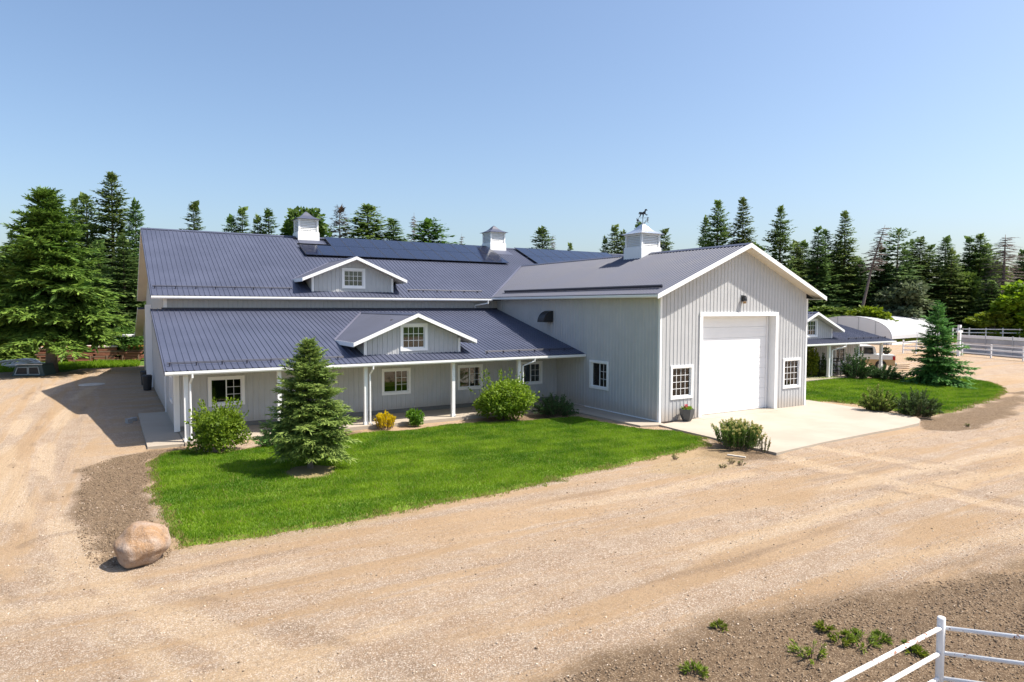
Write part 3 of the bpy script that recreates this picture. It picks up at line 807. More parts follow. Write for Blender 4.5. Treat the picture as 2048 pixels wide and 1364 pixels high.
dormer(-9.10, 14.0, 7.83, 2.90, 2.30, 14.58, YM, ZM, S, 'blind', 6.12, 7.24, 1.32)
dormer(19.95, 5.92, 4.80, 2.93, 2.33, 6.42, YE, ZE, LS, None, 3.13, 4.37, 1.32)

# ---- porch posts and downspouts
for x in (-18.35, -15.0, -11.45, -7.32, -3.78): part('porch_post', WHITE, MB().box(x-.075, x+.075, 5.62, 5.77, .09, ZE-.16).box(x-.095, x+.095, 5.60, 5.79, .09, .20))
for x in (13.9, 17.4, 20.9, 24.2, 27.1): part('porch_post', WHITE, MB().box(x-.09, x+.09, 5.62, 5.79, .4, ZE-.16).box(x-.11, x+.11, 5.60, 5.81, .4, .52))
def spout(pts, r=.04): part('downspout', WHITE, MB().tube(pts, r, 8))
for x in (-18.22, -11.30): spout([(x+.06, YE-.08, ZE-.13), (x+.06, YE-.08, ZE-.25), (x, 5.56, ZE-.5), (x, 5.56, .2), (x+.04, 5.42, .12)])
spout([(-3.1, YE-.08, ZE-.13), (-3.1, YE-.08, ZE-.24), (-3.62, 5.56, ZE-.48), (-3.62, 5.56, .2), (-3.6, 5.42, .12)])
spout([(22.2, YE-.08, ZE-.13), (22.2, YE-.08, ZE-.24), (21.05, 5.56, ZE-.5), (21.05, 5.56, .5)])
spout([(-1.0, YM-.08, ZM-.13), (-1.0, YM-.08, ZM-.28), (-1.6, 14.36, ZM-.42), (-1.6, 14.36, ZT+.06)], .05)
part('corner_post', WHITE, MB().box(-18.62, -18.53, 7.80, 7.95, .1, 2.6))

# ---- cupolas
def cupola(cx, cy, zr, half, zb, zt, zpk, rm, saddle_axis):
    c = part('cupola', WHITE, MB().box(cx-half, cx+half, cy-half, cy+half, zr-.75, zb))
    hb = half-.05
    m = MB()
    for sx in (-1, 1):
        for sy in (-1, 1): m.box(min(cx+sx*hb, cx+sx*(hb-.12)), max(cx+sx*hb, cx+sx*(hb-.12)), min(cy+sy*hb, cy+sy*(hb-.12)), max(cy+sy*hb, cy+sy*(hb-.12)), zb, zt)
    m.box(cx-hb-.03, cx+hb+.03, cy-hb-.03, cy+hb+.03, zb+.0, zb+.06).box(cx-hb-.02, cx+hb+.02, cy-hb-.02, cy+hb+.02, zt-.09, zt)
    part('cupola_frame', WHITE, m, c)
    part('core', WHITE, MB().box(cx-hb+.12, cx+hb-.12, cy-hb+.12, cy+hb-.12, zb, zt), c)
    nL = 7; zz = zb+.08; st = (zt-.1-zz)/nL
    for k in range(nL):
        z = zz+k*st; m = MB(); w = hb-.12
        m.obox((cx-w, cy-hb+.02, z), (2*w, 0, 0), (0, .07, st*.85), (0, .015, -.01)); m.obox((cx-w, cy+hb-.02, z), (2*w, 0, 0), (0, -.07, st*.85), (0, -.015, -.01))
        m.obox((cx-hb+.02, cy-w, z), (0, 2*w, 0), (.07, 0, st*.85), (.015, 0, -.01)); m.obox((cx+hb-.02, cy-w, z), (0, 2*w, 0), (-.07, 0, st*.85), (-.015, 0, -.01))
        part('louver', WHITE, m, c)
    m = MB(); steps = 7; e = half+.14
    prev = None
    for k in range(steps+1):
        f = k/steps; r = e*(1-f)**1.0*(1-.30*math.sin(math.pi*f)); z = zt+(zpk-zt)*f
        ring = [(cx-r, cy-r, z), (cx+r, cy-r, z), (cx+r, cy+r, z), (cx-r, cy+r, z)]
        if prev:
            for i in range(4):
                j = (i+1) % 4
                if f < 1: m.face(prev[i], prev[j], ring[j], ring[i])
                else: m.face(prev[i], prev[j], (cx, cy, z))
        prev = ring
    m.face((cx-e, cy-e, zt), (cx-e, cy+e, zt), (cx+e, cy+e, zt), (cx+e, cy-e, zt))
    part('cupola_roof', rm, m, c)
    m = MB()
    if saddle_axis == 'x':
        for sy in (-1, 1):
            o = Vector((cx-half-.05, cy+sy*(half+.0), zr-S*half-.02)); m.obox(o, (2*half+.1, 0, 0), Vector((0, sy*.9, -.9*S)), Vector((0, 0, .055)))
        part('saddle_flashing', ROOF, m, c)
    return c
cupola(-9.43, YRG, ZRG, .70, 9.95, 10.85, 11.42, ROOF, 'x')
cupola(4.93, YRG, ZRG, .70, 9.95, 10.85, 11.42, ROOF, 'x')
cg = cupola(GXC, 6.90, ZPK, .74, 8.42, 9.22, 9.86, GALV, 'y')
# weathervane: rod, compass arms with letters, trotting horse silhouette
m = MB(); zc = 9.80
m.tube([(GXC, 6.9, zc), (GXC, 6.9, 10.42)], .016, 8)
for dx, dy in ((1, 0), (-1, 0), (0, 1), (0, -1)):
    pr = [(GXC+dx*f*.36, 6.9+dy*f*.36, zc+.08+g) for f, g in ((0, 0), (.35, -.02), (.6, .06), (.85, .14), (1, .15))]
    m.tube(pr, .012, 6)
    e = Vector((GXC+dx*.40, 6.9+dy*.40, zc+.23)); sd_ = Vector((dx, dy, 0)); th = Vector((-dy, dx, 0))*.02
    segs = {(0, 1): [((-.05, -.09), (-.05, .09)), ((-.05, .09), (.05, -.09)), ((.05, -.09), (.05, .09))],
            (0, -1): [((.05, .09), (-.05, .05)), ((-.05, .05), (.05, -.04)), ((.05, -.04), (-.05, -.09))],
            (1, 0): [((-.05, -.09), (-.05, .09)), ((-.05, .09), (.05, .09)), ((-.05, 0), (.03, 0)), ((-.05, -.09), (.05, -.09))],
            (-1, 0): [((-.06, .09), (-.03, -.09)), ((-.03, -.09), (0, .05)), ((0, .05), (.03, -.09)), ((.03, -.09), (.06, .09))]}[(dx, dy)]
    for a, b in segs: m.tube([e+sd_*a[0]+Z_*a[1], e+sd_*b[0]+Z_*b[1]], .013, 5)
hd = Vector((.8, -.6, 0)); ht = Vector((.6, .8, 0))*.015
m.tube([Vector((GXC, 6.9, 10.16))-hd*.28, Vector((GXC, 6.9, 10.16))+hd*.28], .01, 6)
m.prism([Vector((GXC, 6.9, 10.16))+hd*.26+Z_*.05, Vector((GXC, 6.9, 10.16))+hd*.36, Vector((GXC, 6.9, 10.16))+hd*.26-Z_*.05], ht)
hp = [(-.20, .12), (-.24, .20), (-.22, .28), (-.16, .30), (-.02, .28), (.08, .34), (.12, .45), (.20, .46), (.26, .39), (.24, .36), (.18, .38), (.16, .30), (.15, .22), (.22, .14), (.26, .16), (.27, .12), (.20, .09), (.12, .17), (.06, .16), (.04, .02), (.00, .0), (.0, .15), (-.10, .15), (-.12, .05), (-.20, .0), (-.22, .02), (-.16, .10), (-.17, .18), (-.20, .22)]
m.prism([Vector((GXC, 6.9, 10.20))+hd*a+Z_*b for a, b in hp], ht)
part('weathervane', BLACK, m, cg)

# ================================================================== SOLAR ARRAYS
def solar(label, x0, ncol, skip=()):
    root = thing('solar_array', label, 'solar panels', (x0, 19.86, ZM+S*(19.86-YM)), group=None)
    pw, ph = 1.035, 1.93
    cells = MB().obox((.02, 0, 0), (pw-.04, 0, 0), tm*(ph-.03), nm*.035).mesh('solar_panel', SOLAR)
    fr = MB()
    fr.obox((0, 0, 0), (.02, 0, 0), tm*(ph-.01), nm*.04); fr.obox((pw-.02, 0, 0), (.018, 0, 0), tm*(ph-.01), nm*.04)
    fm = fr.mesh('panel_frame', BLACK)
    for r in range(2):
        for c_ in range(ncol):
            if (r, c_) in skip: continue
            o = link('solar_panel', cells, root, Vector((c_*pw, 0, 0))+tm*(r*ph)+nm*.13)
            link('panel_frame', fm, o)
    m = MB()
    for t in (.35, 1.5, 2.3, 3.4): m.obox(tm*t+nm*.03, (ncol*pw, 0, 0), tm*.04, nm*.09)
    link('mounting_rail', m.mesh('mounting_rail', BLACK), root)
solar('long black solar array running between the two ridge cupolas', -10.40, 14, {(1, 0), (1, 1)})
solar('solar array on the main roof behind the garage ridge', 6.65, 9)

# ================================================================== VEGETATION
BARK = painted('bark', (.12, .085, .06), .9, .25, nscale=6, streak=False)
BARK_G = painted('grey_bark', (.21, .18, .16), .9, .2, nscale=6, streak=False)
DEADM = painted('dead_wood', (.15, .115, .105), .9, .25, nscale=6, streak=False)
SPRUCE = leaf_mat('spruce_needles', (.064, .138, .042), (.205, .285, .072), .38, .6)
SPRUCE_L = leaf_mat('spruce_light', (.050, .120, .018), (.195, .300, .045), .25, .6)
SPRUCE_B = leaf_mat('spruce_yard', (.060, .165, .038), (.215, .395, .085), .34, .6)
SPRUCE_Y = leaf_mat('spruce_lawn', (.070, .150, .034), (.310, .410, .100), .34, .6)
SPRUCE_BR = leaf_mat('spruce_browning', (.085, .060, .045), (.165, .105, .075), .2, .7)
LEAF_G = leaf_mat('shrub_green', (.070, .165, .012), (.235, .400, .028), .45)
LEAF_Y = leaf_mat('shrub_lime', (.085, .14, .012), (.27, .34, .030), .4)
LEAF_GOLD = leaf_mat('shrub_gold', (.80, .66, .012), (.92, .82, .02), .5)
LEAF_D = leaf_mat('juniper_dark', (.028, .070, .022), (.095, .160, .045), .28)
LEAF_O = leaf_mat('shrub_olive', (.075, .105, .028), (.25, .26, .075), .35, dry=(.50, .40, .16))
LEAF_OG = leaf_mat('shrub_mid', (.070, .130, .022), (.215, .300, .060), .4, dry=(.48, .42, .17))
LEAF_T = leaf_mat('tree_green', (.050, .115, .020), (.150, .240, .040), .4)
LEAF_GR = leaf_mat('willow_greygreen', (.060, .10, .050), (.145, .19, .095), .35)
LEAF_LIME = leaf_mat('lime_tree', (.11, .20, .010), (.26, .36, .015), .45)
PETAL = leaf_mat('flowers', (.55, .02, .03), (.75, .55, .55), .3)

def diamonds(B, D, L, Wd, Nn, fold):
    """leaf sprays: base points B, directions D, lengths, half widths, normals"""
    D = D/np.linalg.norm(D, axis=1, keepdims=True)
    Sd = np.cross(D, Nn); Sd /= np.linalg.norm(Sd, axis=1, keepdims=True)+1e-9
    Up = np.cross(Sd, D)
    mid = B+D*(L*.45)[:, None]
    V = np.stack([B, mid+Sd*Wd[:, None]-Up*(fold*Wd)[:, None], B+D*L[:, None], mid-Sd*Wd[:, None]-Up*(fold*Wd)[:, None]], 1)
    n = len(B); i = np.arange(n)*4
    Fc = np.concatenate([np.stack([i, i+1, i+2], -1), np.stack([i, i+2, i+3], -1)])
    return V.reshape(-1, 3), Fc
def spruce_mesh(seed, H, R, z0, gap, nb, ntw, sub, spw, lift=0.0, droop=.25, pw=.85, ragged=.25, mat=None, bark=None, thin=1.0, trunk_r=None, lean=0.0, sprlen=.42, tipb=.5, belly=(.55, 5)):
    r = np.random.default_rng(seed)
    Bs, Ds, Ls, Ws, Ns, Ts = [], [], [], [], [], []
    tb = MB(); tr = trunk_r or H*.014
    tp = [(lean*H*(f**1.5), 0, f*H) for f in (0, .1, .3, .55, .8, .97)]
    tb.tube(tp, [tr*1.25, tr, tr*.8, tr*.5, tr*.22, tr*.05], 8)
    z = z0
    while z < H*.985:
        f = (z-z0)/(H-z0)
        prof = min(1.0, belly[0]+f*belly[1])*(1-f)**pw
        n = max(3, int(round(nb*(1-.45*f))))
        a0 = r.uniform(0, 6.28)
        lvl = 1+r.normal(0, ragged*.5)
        for k in range(n):
            if r.random() > thin: continue
            az = a0+6.283*k/n+r.normal(0, .22)
            L = R*prof*max(.35, lvl+r.normal(0, ragged))+.03*R
            el = lift-.12-.32*(1-f)+.75*f**1.5+r.normal(0, .08)
            zb = z+r.normal(0, gap*.35)
            m = max(3, int(ntw*(.35+.65*L/R)))
            t = np.sort(r.uniform(.10, 1.0, m)); 
            hx = L*t; hz = zb+L*(el*t-droop*(1-f)*t**2*1.1+droop*(1-f)*1.05*t**3)
            ca, sa = math.cos(az), math.sin(az)
            bx = lean*H*(zb/H)**1.5
            P0 = np.stack([bx+ca*hx, sa*hx, hz], -1)
            slope = el-2.2*droop*(1-f)*t+3.1*droop*(1-f)*t**2
            side = np.where(np.arange(m) % 2, 1.0, -1.0); side[-1] = 0
            ang = az+side*r.uniform(.5, 1.15, m)
            tl_ = (L*sprlen*(1-.65*t)+R*.07)*r.uniform(.7, 1.25, m)
            dirs = np.stack([np.cos(ang), np.sin(ang), slope*.7-.10+r.normal(0, .13, m)], -1)
            Q0, Dd, Tl = P0, dirs, tl_
            for q in range(sub):
                if sub == 1: B_, D_, L_ = Q0, Dd, Tl
                else:
                    fr = (q+.5*r.random(m))/sub
                    B_ = Q0+Dd*(Tl*fr*.8)[:, None]
                    jit = r.normal(0, .38, (m, 3)); jit[:, 2] *= .5
                    D_ = Dd+jit; L_ = Tl*r.uniform(.42, .7, m)
                nn = np.stack([r.normal(0, .3, m), r.normal(0, .3, m), np.ones(m)], -1)
                tt = np.clip(r.normal(.30, .17, m)+tipb*(t**3)*r.random(m), 0, 1)
                Bs.append(B_); Ds.append(D_); Ls.append(L_); Ws.append(L_*spw*r.uniform(.7, 1.3, m)); Ns.append(nn); Ts.append(tt)
                if q % 2 == 0:                     # a hanging blade gives the spray some depth
                    n2 = np.stack([-np.sin(ang)+r.normal(0, .4, m), np.cos(ang)+r.normal(0, .4, m), r.normal(0, .3, m)], -1)
                    D2 = D_.copy(); D2[:, 2] -= .25
                    Bs.append(B_); Ds.append(D2); Ls.append(L_*.85); Ws.append(L_*spw*.7); Ns.append(n2); Ts.append(tt*.9)
        z += gap*r.uniform(.75, 1.3)*(1-.35*f)
    # leader
    for q in range(6):
        Bs.append(np.array([[lean*H*.96, 0, H*(.93+.008*q)]])); Ds.append(np.array([[r.normal(0, .4), r.normal(0, .4), 1.0]])); Ls.append(np.array([H*.05])); Ws.append(np.array([H*.05*spw])); Ns.append(r.normal(0, 1, (1, 3))); Ts.append(np.array([.7]))
    B, D, L, Wd, Nn, T = (np.concatenate(q) for q in (Bs, Ds, Ls, Ws, Ns, Ts))
    V, Fc = diamonds(B, D, L, Wd, Nn, .35)
    crown = mesh_np('crown', V, Fc, mat or SPRUCE, False, {'tint': np.repeat(T, 4)})
    return tb.mesh('trunk', bark or BARK, True), crown
def dead_mesh(seed, H, R, lean=0.0, foliage=0.0, mat=None):
    r = random.Random(seed); b = MB(); tr = H*.011
    pts = [(lean*H*(f**1.5), 0, f*H) for f in (0, .3, .6, .85, 1)]
    b.tube(pts, [tr*1.2, tr, tr*.7, tr*.35, tr*.1], 7)
    c = MB(); z = H*(.62 if lean else .35)
    while z < H*.97:
        f = z/H
        for k in range(r.randint(5, 8)):
            az = r.uniform(0, 6.28); L = R*(1.15-f)**.7*r.uniform(.45, 1.1)
            bx = lean*H*f**1.5; up = r.uniform(-.15, .35)
            p = [Vector((bx+math.cos(az)*L*q, math.sin(az)*L*q, z+L*(up*q-.25*q*q))) for q in (0, .5, 1)]
            c.tube(p, [.05, .03, .012], 3, False)
            for j in range(9):
                q = r.uniform(.2, 1); s = p[0].lerp(p[2], q); a2 = az+r.choice((-1, 1))*r.uniform(.5, 1.1); l2 = L*.35*r.uniform(.5, 1)
                c.tube([s, s+Vector((math.cos(a2)*l2, math.sin(a2)*l2, r.uniform(-.3, .15)*l2))], [.025, .01], 3, False)
        z += H*r.uniform(.012, .024)
    return b.mesh('trunk', DEADM, True), c.mesh('crown', DEADM)
def leaf_cloud(r, lumps, n, size, flat=.0):
    """leaves scattered through a set of lumps (x,y,z,rx,rz)"""
    lumps = np.array(lumps, float); w = lumps[:, 3]**2; w /= w.sum()
    k = r.choice(len(lumps), n, p=w)
    d = r.normal(0, 1, (n, 3)); d /= np.linalg.norm(d, axis=1, keepdims=True)
    rad = r.random(n)**.42*(1+r.normal(0, .09, n))
    B = lumps[k, :3]+d*rad[:, None]*np.stack([lumps[k, 3], lumps[k, 3], lumps[k, 4]], -1)
    D = d+r.normal(0, .75, (n, 3)); D[:, 2] += .15
    L = size*r.uniform(.6, 1.35, n); Nn = d+r.normal(0, .6, (n, 3))+np.array([0, 0, .5])
    T = np.clip(r.normal(.42, .2, n)+(r.random(len(lumps))[k]-.5)*.35, 0, .93)
    return B, D, L, L*.34, Nn, T
def shrub(name, label, loc, rx, h_, n, size, mat, seed, style='round', cat='shrub', group=None, stems=9, extra=None):
    r = np.random.default_rng(seed); rr = random.Random(seed)
    root = thing(name, label, cat, loc, rr.uniform(0, 6), group)
    st = MB()
    if style == 'round':
        lumps = []
        for k in range(16):
            a = rr.uniform(0, 6.28); q = rr.uniform(.15, .72)*rx; zz = h_*rr.uniform(.16, .80)*(1-.25*q/rx)
            lumps.append((math.cos(a)*q, math.sin(a)*q, zz, rx*rr.uniform(.28, .46), h_*rr.uniform(.16, .26)))
        lumps.append((0, 0, h_*.42, rx*.62, h_*.40))
        B, D, L, Wd, Nn, T = leaf_cloud(r, lumps, n, size)
        ok = B[:, 2] > .02*h_; B, D, L, Wd, Nn, T = B[ok], D[ok], L[ok], Wd[ok], Nn[ok], T[ok]
        # shoots standing out of the outline
        for k in range(int(34)):
            a = rr.uniform(0, 6.28); e = rr.uniform(.15, 1.3); o = np.array([math.cos(a)*math.cos(e)*rx*.8, math.sin(a)*math.cos(e)*rx*.8, h_*(.45+.42*math.sin(e))])
            dv = np.array([math.cos(a)*math.cos(e), math.sin(a)*math.cos(e), math.sin(e)+.5]); m = 12
            tt = r.random(m)*rx*.24
            B = np.concatenate([B, o+dv*tt[:, None]]); D = np.concatenate([D, dv+r.normal(0, .6, (m, 3))]); l_ = size*r.uniform(.6, 1.2, m)
            L = np.concatenate([L, l_]); Wd = np.concatenate([Wd, l_*.34]); Nn = np.concatenate([Nn, r.normal(0, 1, (m, 3))]); T = np.concatenate([T, np.clip(r.normal(.6, .2, m), 0, .93)])
        for k in range(stems):
            a = rr.uniform(0, 6.28); q = rx*rr.uniform(.2, .6)
            st.tube([(math.cos(a)*.06*rx, math.sin(a)*.06*rx, -.03), (math.cos(a)*q*.4, math.sin(a)*q*.4, h_*.3), (math.cos(a)*q, math.sin(a)*q, h_*.7)], [.025, .018, .006], 5, False)
    else:                                          # upright or fanning shoots, leaves along each
        Bs, Ds, Ls, Ns, Ts = [], [], [], [], []
        for k in range(stems):
            a = rr.uniform(0, 6.28)
            e = (math.asin(rr.uniform(.10, 1.0)) if style == 'fan' else math.asin(rr.uniform(.55, 1.0)))
            k_ = rr.uniform(.78, 1.10)
            tip = np.array([math.cos(a)*math.cos(e)*rx, math.sin(a)*math.cos(e)*rx, h_*math.sin(e)])*k_
            if style == 'up':
                q_ = rx*rr.random()**.5; tip = np.array([math.cos(a)*q_, math.sin(a)*q_, h_*math.sqrt(max(.15, 1-.62*(q_/rx)**2))*k_])
            b0 = np.array([tip[0]*.45, tip[1]*.45, 0.0]) if style == 'fan' else np.array([tip[0]*.70, tip[1]*.70, 0.0])
            dv = tip-b0; ln = 1.0
            m = max(12, n//stems); t = r.random(m)**.75
            curve = b0+dv*t[:, None]; curve[:, 2] += .08*h_*np.sin(np.pi*t)
            dn = dv/np.linalg.norm(dv)
            Bs.append(curve+r.normal(0, .02*rx, (m, 3))); Ds.append(dn*.9+r.normal(0, .45, (m, 3))); Ls.append(size*r.uniform(.6, 1.3, m)*(1.1-.35*t)); Ns.append(r.normal(0, 1, (m, 3)))
            Ts.append(np.clip(r.normal(.28, .15, m)+.5*t**3+(.5 if extra == 'tips' else 0)*(t > .86), 0, 1))
            st.tube([b0+np.array([0, 0, -.03]), b0+dv*ln*.5, b0+dv*ln*.9], [.012, .009, .004], 4, False)
        B, D, L, Nn, T = (np.concatenate(q) for q in (Bs, Ds, Ls, Ns, Ts)); Wd = L*.26
    if cat == 'weed': Wd = L*.10
    V, Fc = diamonds(B, D, L, Wd, Nn, .3)
    link('foliage', mesh_np('foliage', V, Fc, mat, False, {'tint': np.repeat(T, 4)}), root)
    link('stem', st.mesh('stem', BARK), root)
    return root
def broad_mesh(seed, H, R, n, size, mat, bark=None, base=.25, slim=1.0):
    r = np.random.default_rng(seed); rr = random.Random(seed)
    b = MB(); tr = H*.018
    b.tube([(0, 0, -.1), (.02*H*rr.uniform(-1, 1), .02*H*rr.uniform(-1, 1), H*.35), (0, 0, H*.8)], [tr*1.2, tr*.8, tr*.2], 8)
    lumps = []
    for k in range(26):
        f = rr.uniform(base, .93); a = rr.uniform(0, 6.28)
        env = R*math.sin(math.pi*min(1, max(.05, (f-base*.5)/(1.02-base*.5))))**.6
        q = env*rr.uniform(.25, .8); lumps.append((math.cos(a)*q, math.sin(a)*q, f*H, R*rr.uniform(.22, .38), H*rr.uniform(.06, .12)*slim))
        if k % 2: b.tube([(0, 0, f*H*.6), (math.cos(a)*q*.9, math.sin(a)*q*.9, f*H)], [tr*.35, tr*.08], 5, False)
    B, D, L, Wd, Nn, T = leaf_cloud(r, lumps, n, size)
    V, Fc = diamonds(B, D, L, Wd*1.2, Nn, .25)
    return b.mesh('trunk', bark or BARK_G, True), mesh_np('crown', V, Fc, mat, False, {'tint': np.repeat(T, 4)})

def plant(meshes, name, label, loc, rz, sxy, sz, group=None):
    o = thing(name, label, 'tree', loc, rz, group)
    o.scale = (sxy, sxy, sz)
    link('trunk', meshes[0], o); link('crown', meshes[1], o)
    return o
# prototypes (18 m tall, 3 m crown radius)
FP = [spruce_mesh(100+i, 18, 3.0, 1.2, .38, 11, 19, 2, .30, ragged=g, pw=p, mat=SPRUCE, droop=.26) for i, (g, p) in enumerate(((.18, 1.0), (.26, .86), (.22, 1.15), (.32, .80), (.24, .95)))]
FPL = [spruce_mesh(130+i, 18, 3.0, 1.2, .38, 11, 19, 2, .30, ragged=.3, pw=.7, mat=SPRUCE_L, droop=.25) for i in range(2)]
FPT = spruce_mesh(140, 18, 3.0, 6.0, .50, 9, 16, 2, .27, ragged=.38, pw=.55, mat=SPRUCE, droop=.2, thin=.8, bark=BARK_G)    # open, long bare trunk
FPB = spruce_mesh(141, 18, 3.0, 3, .42, 8, 15, 2, .22, ragged=.3, pw=.75, mat=SPRUCE_BR, droop=.3)                          # browning
DP = [dead_mesh(150, 18, 2.6), dead_mesh(151, 18, 2.6, .16), dead_mesh(152, 18, 3.4)]

def tree_at(u, v, dep, wpx, proto, name, label, group, R0=3.0, H0=18.0):
    """v is where the top shows; the depth is that of the wood behind the yard"""
    top = at_depth(u, v, dep)
    Hh = top[2]
    w = wpx*dep/FPX/2*1.36
    r_ = random.Random(int(u*7+v))
    return plant(proto, name, label, (top[0], top[1], 0), r_.uniform(0, 6.28), max(w/R0, .25), Hh/H0, group)
GB, GRt, GL = 'trees showing above the barn roof', 'trees of the wood beyond the yard', 'trees left of the barn'
# -- left group
nearm = spruce_mesh(200, 13.9, 4.5, 3.7, .34, 14, 40, 7, .135, ragged=.28, pw=.92, mat=SPRUCE_L, droop=.17, trunk_r=.36, bark=BARK_G, sprlen=.32, tipb=.6)
pl = gp(104, 745)
plant(nearm, 'spruce_tree', 'big broad bright green spruce with a thick bare lower trunk, left of the barn', pl, 1.0, 1, 1, GL)
tree_at(222, 343, 74, 120, FP[3], 'spruce_tree', 'tallest dark spruce left of the barn, with ragged open top', GL)
tree_at(172, 388, 76, 120, FP[1], 'spruce_tree', 'dark spruce between the broad bright spruce and the tallest one', GL)
tree_at(148, 396, 80, 80, FP[3], 'spruce_tree', 'slim dark spruce just right of the broad spruce tip', GL)
tree_at(270, 398, 70, 84, FP[1], 'spruce_tree', 'narrow dark spruce nearest the left roof corner', GL)
tree_at(246, 470, 66, 110, FP[0], 'spruce_tree', 'shorter dark spruce low behind the left barn eave', GL)
tree_at(196, 480, 68, 120, FP[2], 'spruce_tree', 'shorter spruce hidden behind the right flank of the broad spruce', GL)
tree_at(22, 462, 78, 66, FP[0], 'spruce_tree', 'small pointed spruce top standing clear near the left picture edge', GL)
tree_at(-14, 500, 58, 100, FPL[0], 'spruce_tree', 'bright green spruce cut by the left picture edge', GL)
tree_at(62, 500, 70, 120, FPL[1], 'spruce_tree', 'bright spruce peeking out left of the broad spruce', GL)
# -- above the barn roof
for u, v, w, p, lab in (
    (387, 403, 62, FP[2], 'symmetrical dark spruce top, leftmost alone above the main roof'),
    (463, 430, 42, FP[1], 'smaller left spruce of the first pair above the roof'),
    (484, 413, 56, FP[2], 'taller right spruce of the first pair above the roof'),
    (515, 430, 44, FP[0], 'smaller left spruce of the second pair above the roof'),
    (537, 417, 66, FP[2], 'taller right spruce of the second pair above the roof'),
    (735, 408, 92, FP[3], 'widest spruce right of the browning one above the solar array'),
    (787, 437, 68, FP[4], 'short spruce right of the widest one above the solar array'),
    (858, 440, 84, FPL[0], 'yellow green bushy spruce above the solar array'),
    (1085, 453, 56, FP[1], 'dark spruce alone above the second solar array'),
    (1141, 486, 34, FP[2], 'tiny spruce tip low over the main ridge'),
    (1210, 473, 32, FP[0], 'shortest of the three spruce tips left of the weathervane'),
    (1230, 449, 44, FP[4], 'tallest of the three spruce tips left of the weathervane'),
    (1247, 460, 40, FP[1], 'spruce tip closest to the left side of the weathervane cupola'),
    (1279, 444, 46, FP[4], 'spruce top directly behind the weathervane cupola'),
    (1328, 457, 42, FP[3], 'spruce tip just right of the weathervane cupola')):
    tree_at(u, v, 88, w*1.9, p, 'spruce_tree', lab, GB)
tree_at(679, 411, 90, 105, FPB, 'spruce_tree', 'browning half dead spruce above the solar array', GB)
tree_at(828, 425, 92, 44, DP[0], 'dead_tree', 'taller grey dead tree above the solar array', GB)
tree_at(923, 467, 92, 28, DP[2], 'dead_tree', 'small dead tree tip left of the second cupola', GB)
tree_at(1106, 468, 92, 30, DP[0], 'dead_tree', 'thin dead tree beside the lone spruce over the second array', GB)
pinem = broad_mesh(160, 18, 3.2, 5200, .55, LEAF_T, BARK, .45, .8)
tree_at(615, 407, 80, 92, pinem, 'pine_tree', 'round topped green tree behind the first cupola', GB, 3.2)
# -- right wood
for u, v, dep, w, p, lab in (
    (1437, 399, 104, 86, FP[3], 'left spruce of the tall pair over the garage gable'),
    (1412, 432, 108, 64, FP[1], 'lower spruce left of the tall pair over the garage ridge'),
    (1487, 394, 104, 88, FP[4], 'right spruce of the tall pair over the garage gable'),
    (1562, 411, 102, 76, FP[3], 'narrow open spruce right of the garage peak'),
    (1593, 482, 104, 76, FP[1], 'short dark spruce between the narrow one and the twin tops'),
    (1637, 455, 104, 86, FP[0], 'left of the twin spruce tops over the right wing'),
    (1652, 458, 107, 86, FP[4], 'right of the twin spruce tops over the right wing'),
    (1691, 421, 106, 84, FP[4], 'tallest dense spruce over the right wing'),
    (1764, 493, 106, 84, FP[0], 'broad pointed spruce right of the leaning dead tree'),
    (1826, 478, 112, 66, FP[2], 'slim spruce between the open pine and the mid height spruce'),
    (1841, 473, 108, 92, FP[4], 'mid height spruce behind the white tunnel roof'),
    (1892, 473, 108, 82, FP[1], 'dark spruce behind the top of the yard spruce'),
    (1904, 498, 104, 76, FP[0], 'shorter spruce right behind the yard spruce'),
    (1940, 472, 110, 84, FP[2], 'left spruce of the pair over the white arena fence'),
    (1961, 467, 110, 92, FP[3], 'right spruce of the pair over the white arena fence'),
    (1722, 520, 104, 70, FP[1], 'low dark spruce under the leaning dead tree'),
    (1985, 560, 100, 90, FP[2], 'low dark spruce at the right under the grey dead tree'),
    (2046, 500, 112, 80, FP[0], 'spruce cut by the right picture edge')):
    tree_at(u, v, dep, w, p, 'spruce_tree', lab, GRt)
tree_at(1797, 457, 104, 92, FPT, 'spruce_tree', 'open pine like spruce with a long pale bare trunk', GRt)
tree_at(1722, 450, 100, 70, DP[1], 'dead_tree', 'grey dead tree leaning right over the right wing', GRt)
tree_at(2011, 469, 102, 92, DP[2], 'dead_tree', 'bare grey dead tree near the right picture edge', GRt)
br = [broad_mesh(170+i, 10, 4.0, 5600, .62, q, None, .12) for i, q in enumerate((LEAF_T, LEAF_GR, LEAF_LIME, LEAF_Y))]
for u, v, dep, w, p, nm, lab in (
    (1660, 612, 96, 110, br[0], 'leafy_tree', 'mid green leafy tree above the right dormer'),
    (1738, 614, 92, 70, br[2], 'leafy_bush', 'lime yellow bush above the right porch roof'),
    (1803, 565, 100, 96, br[1], 'leafy_tree', 'grey green willow like tree above the white tunnel'),
    (1925, 545, 106, 90, br[0], 'leafy_tree', 'leafy tree filling the gap behind the arena fence post'),
    (1990, 622, 96, 70, br[3], 'leafy_bush', 'light green bush beside the arena fence'),
    (1995, 530, 112, 96, br[0], 'leafy_tree', 'dark leafy tree below the bare dead tree'),
    (2052, 568, 96, 110, br[2], 'leafy_tree', 'bright green tree cut by the right picture edge'),
    (1760, 640, 94, 60, br[1], 'leafy_bush', 'greyish bush just behind the left end of the white tunnel'),
    (255, 650, 62, 60, br[0], 'leafy_bush', 'green bush low behind the left barn corner')):
    tree_at(u, v, dep, w, p, nm, lab, GRt if u > 400 else GL, 4.0, 10.0)
rb = random.Random(5)
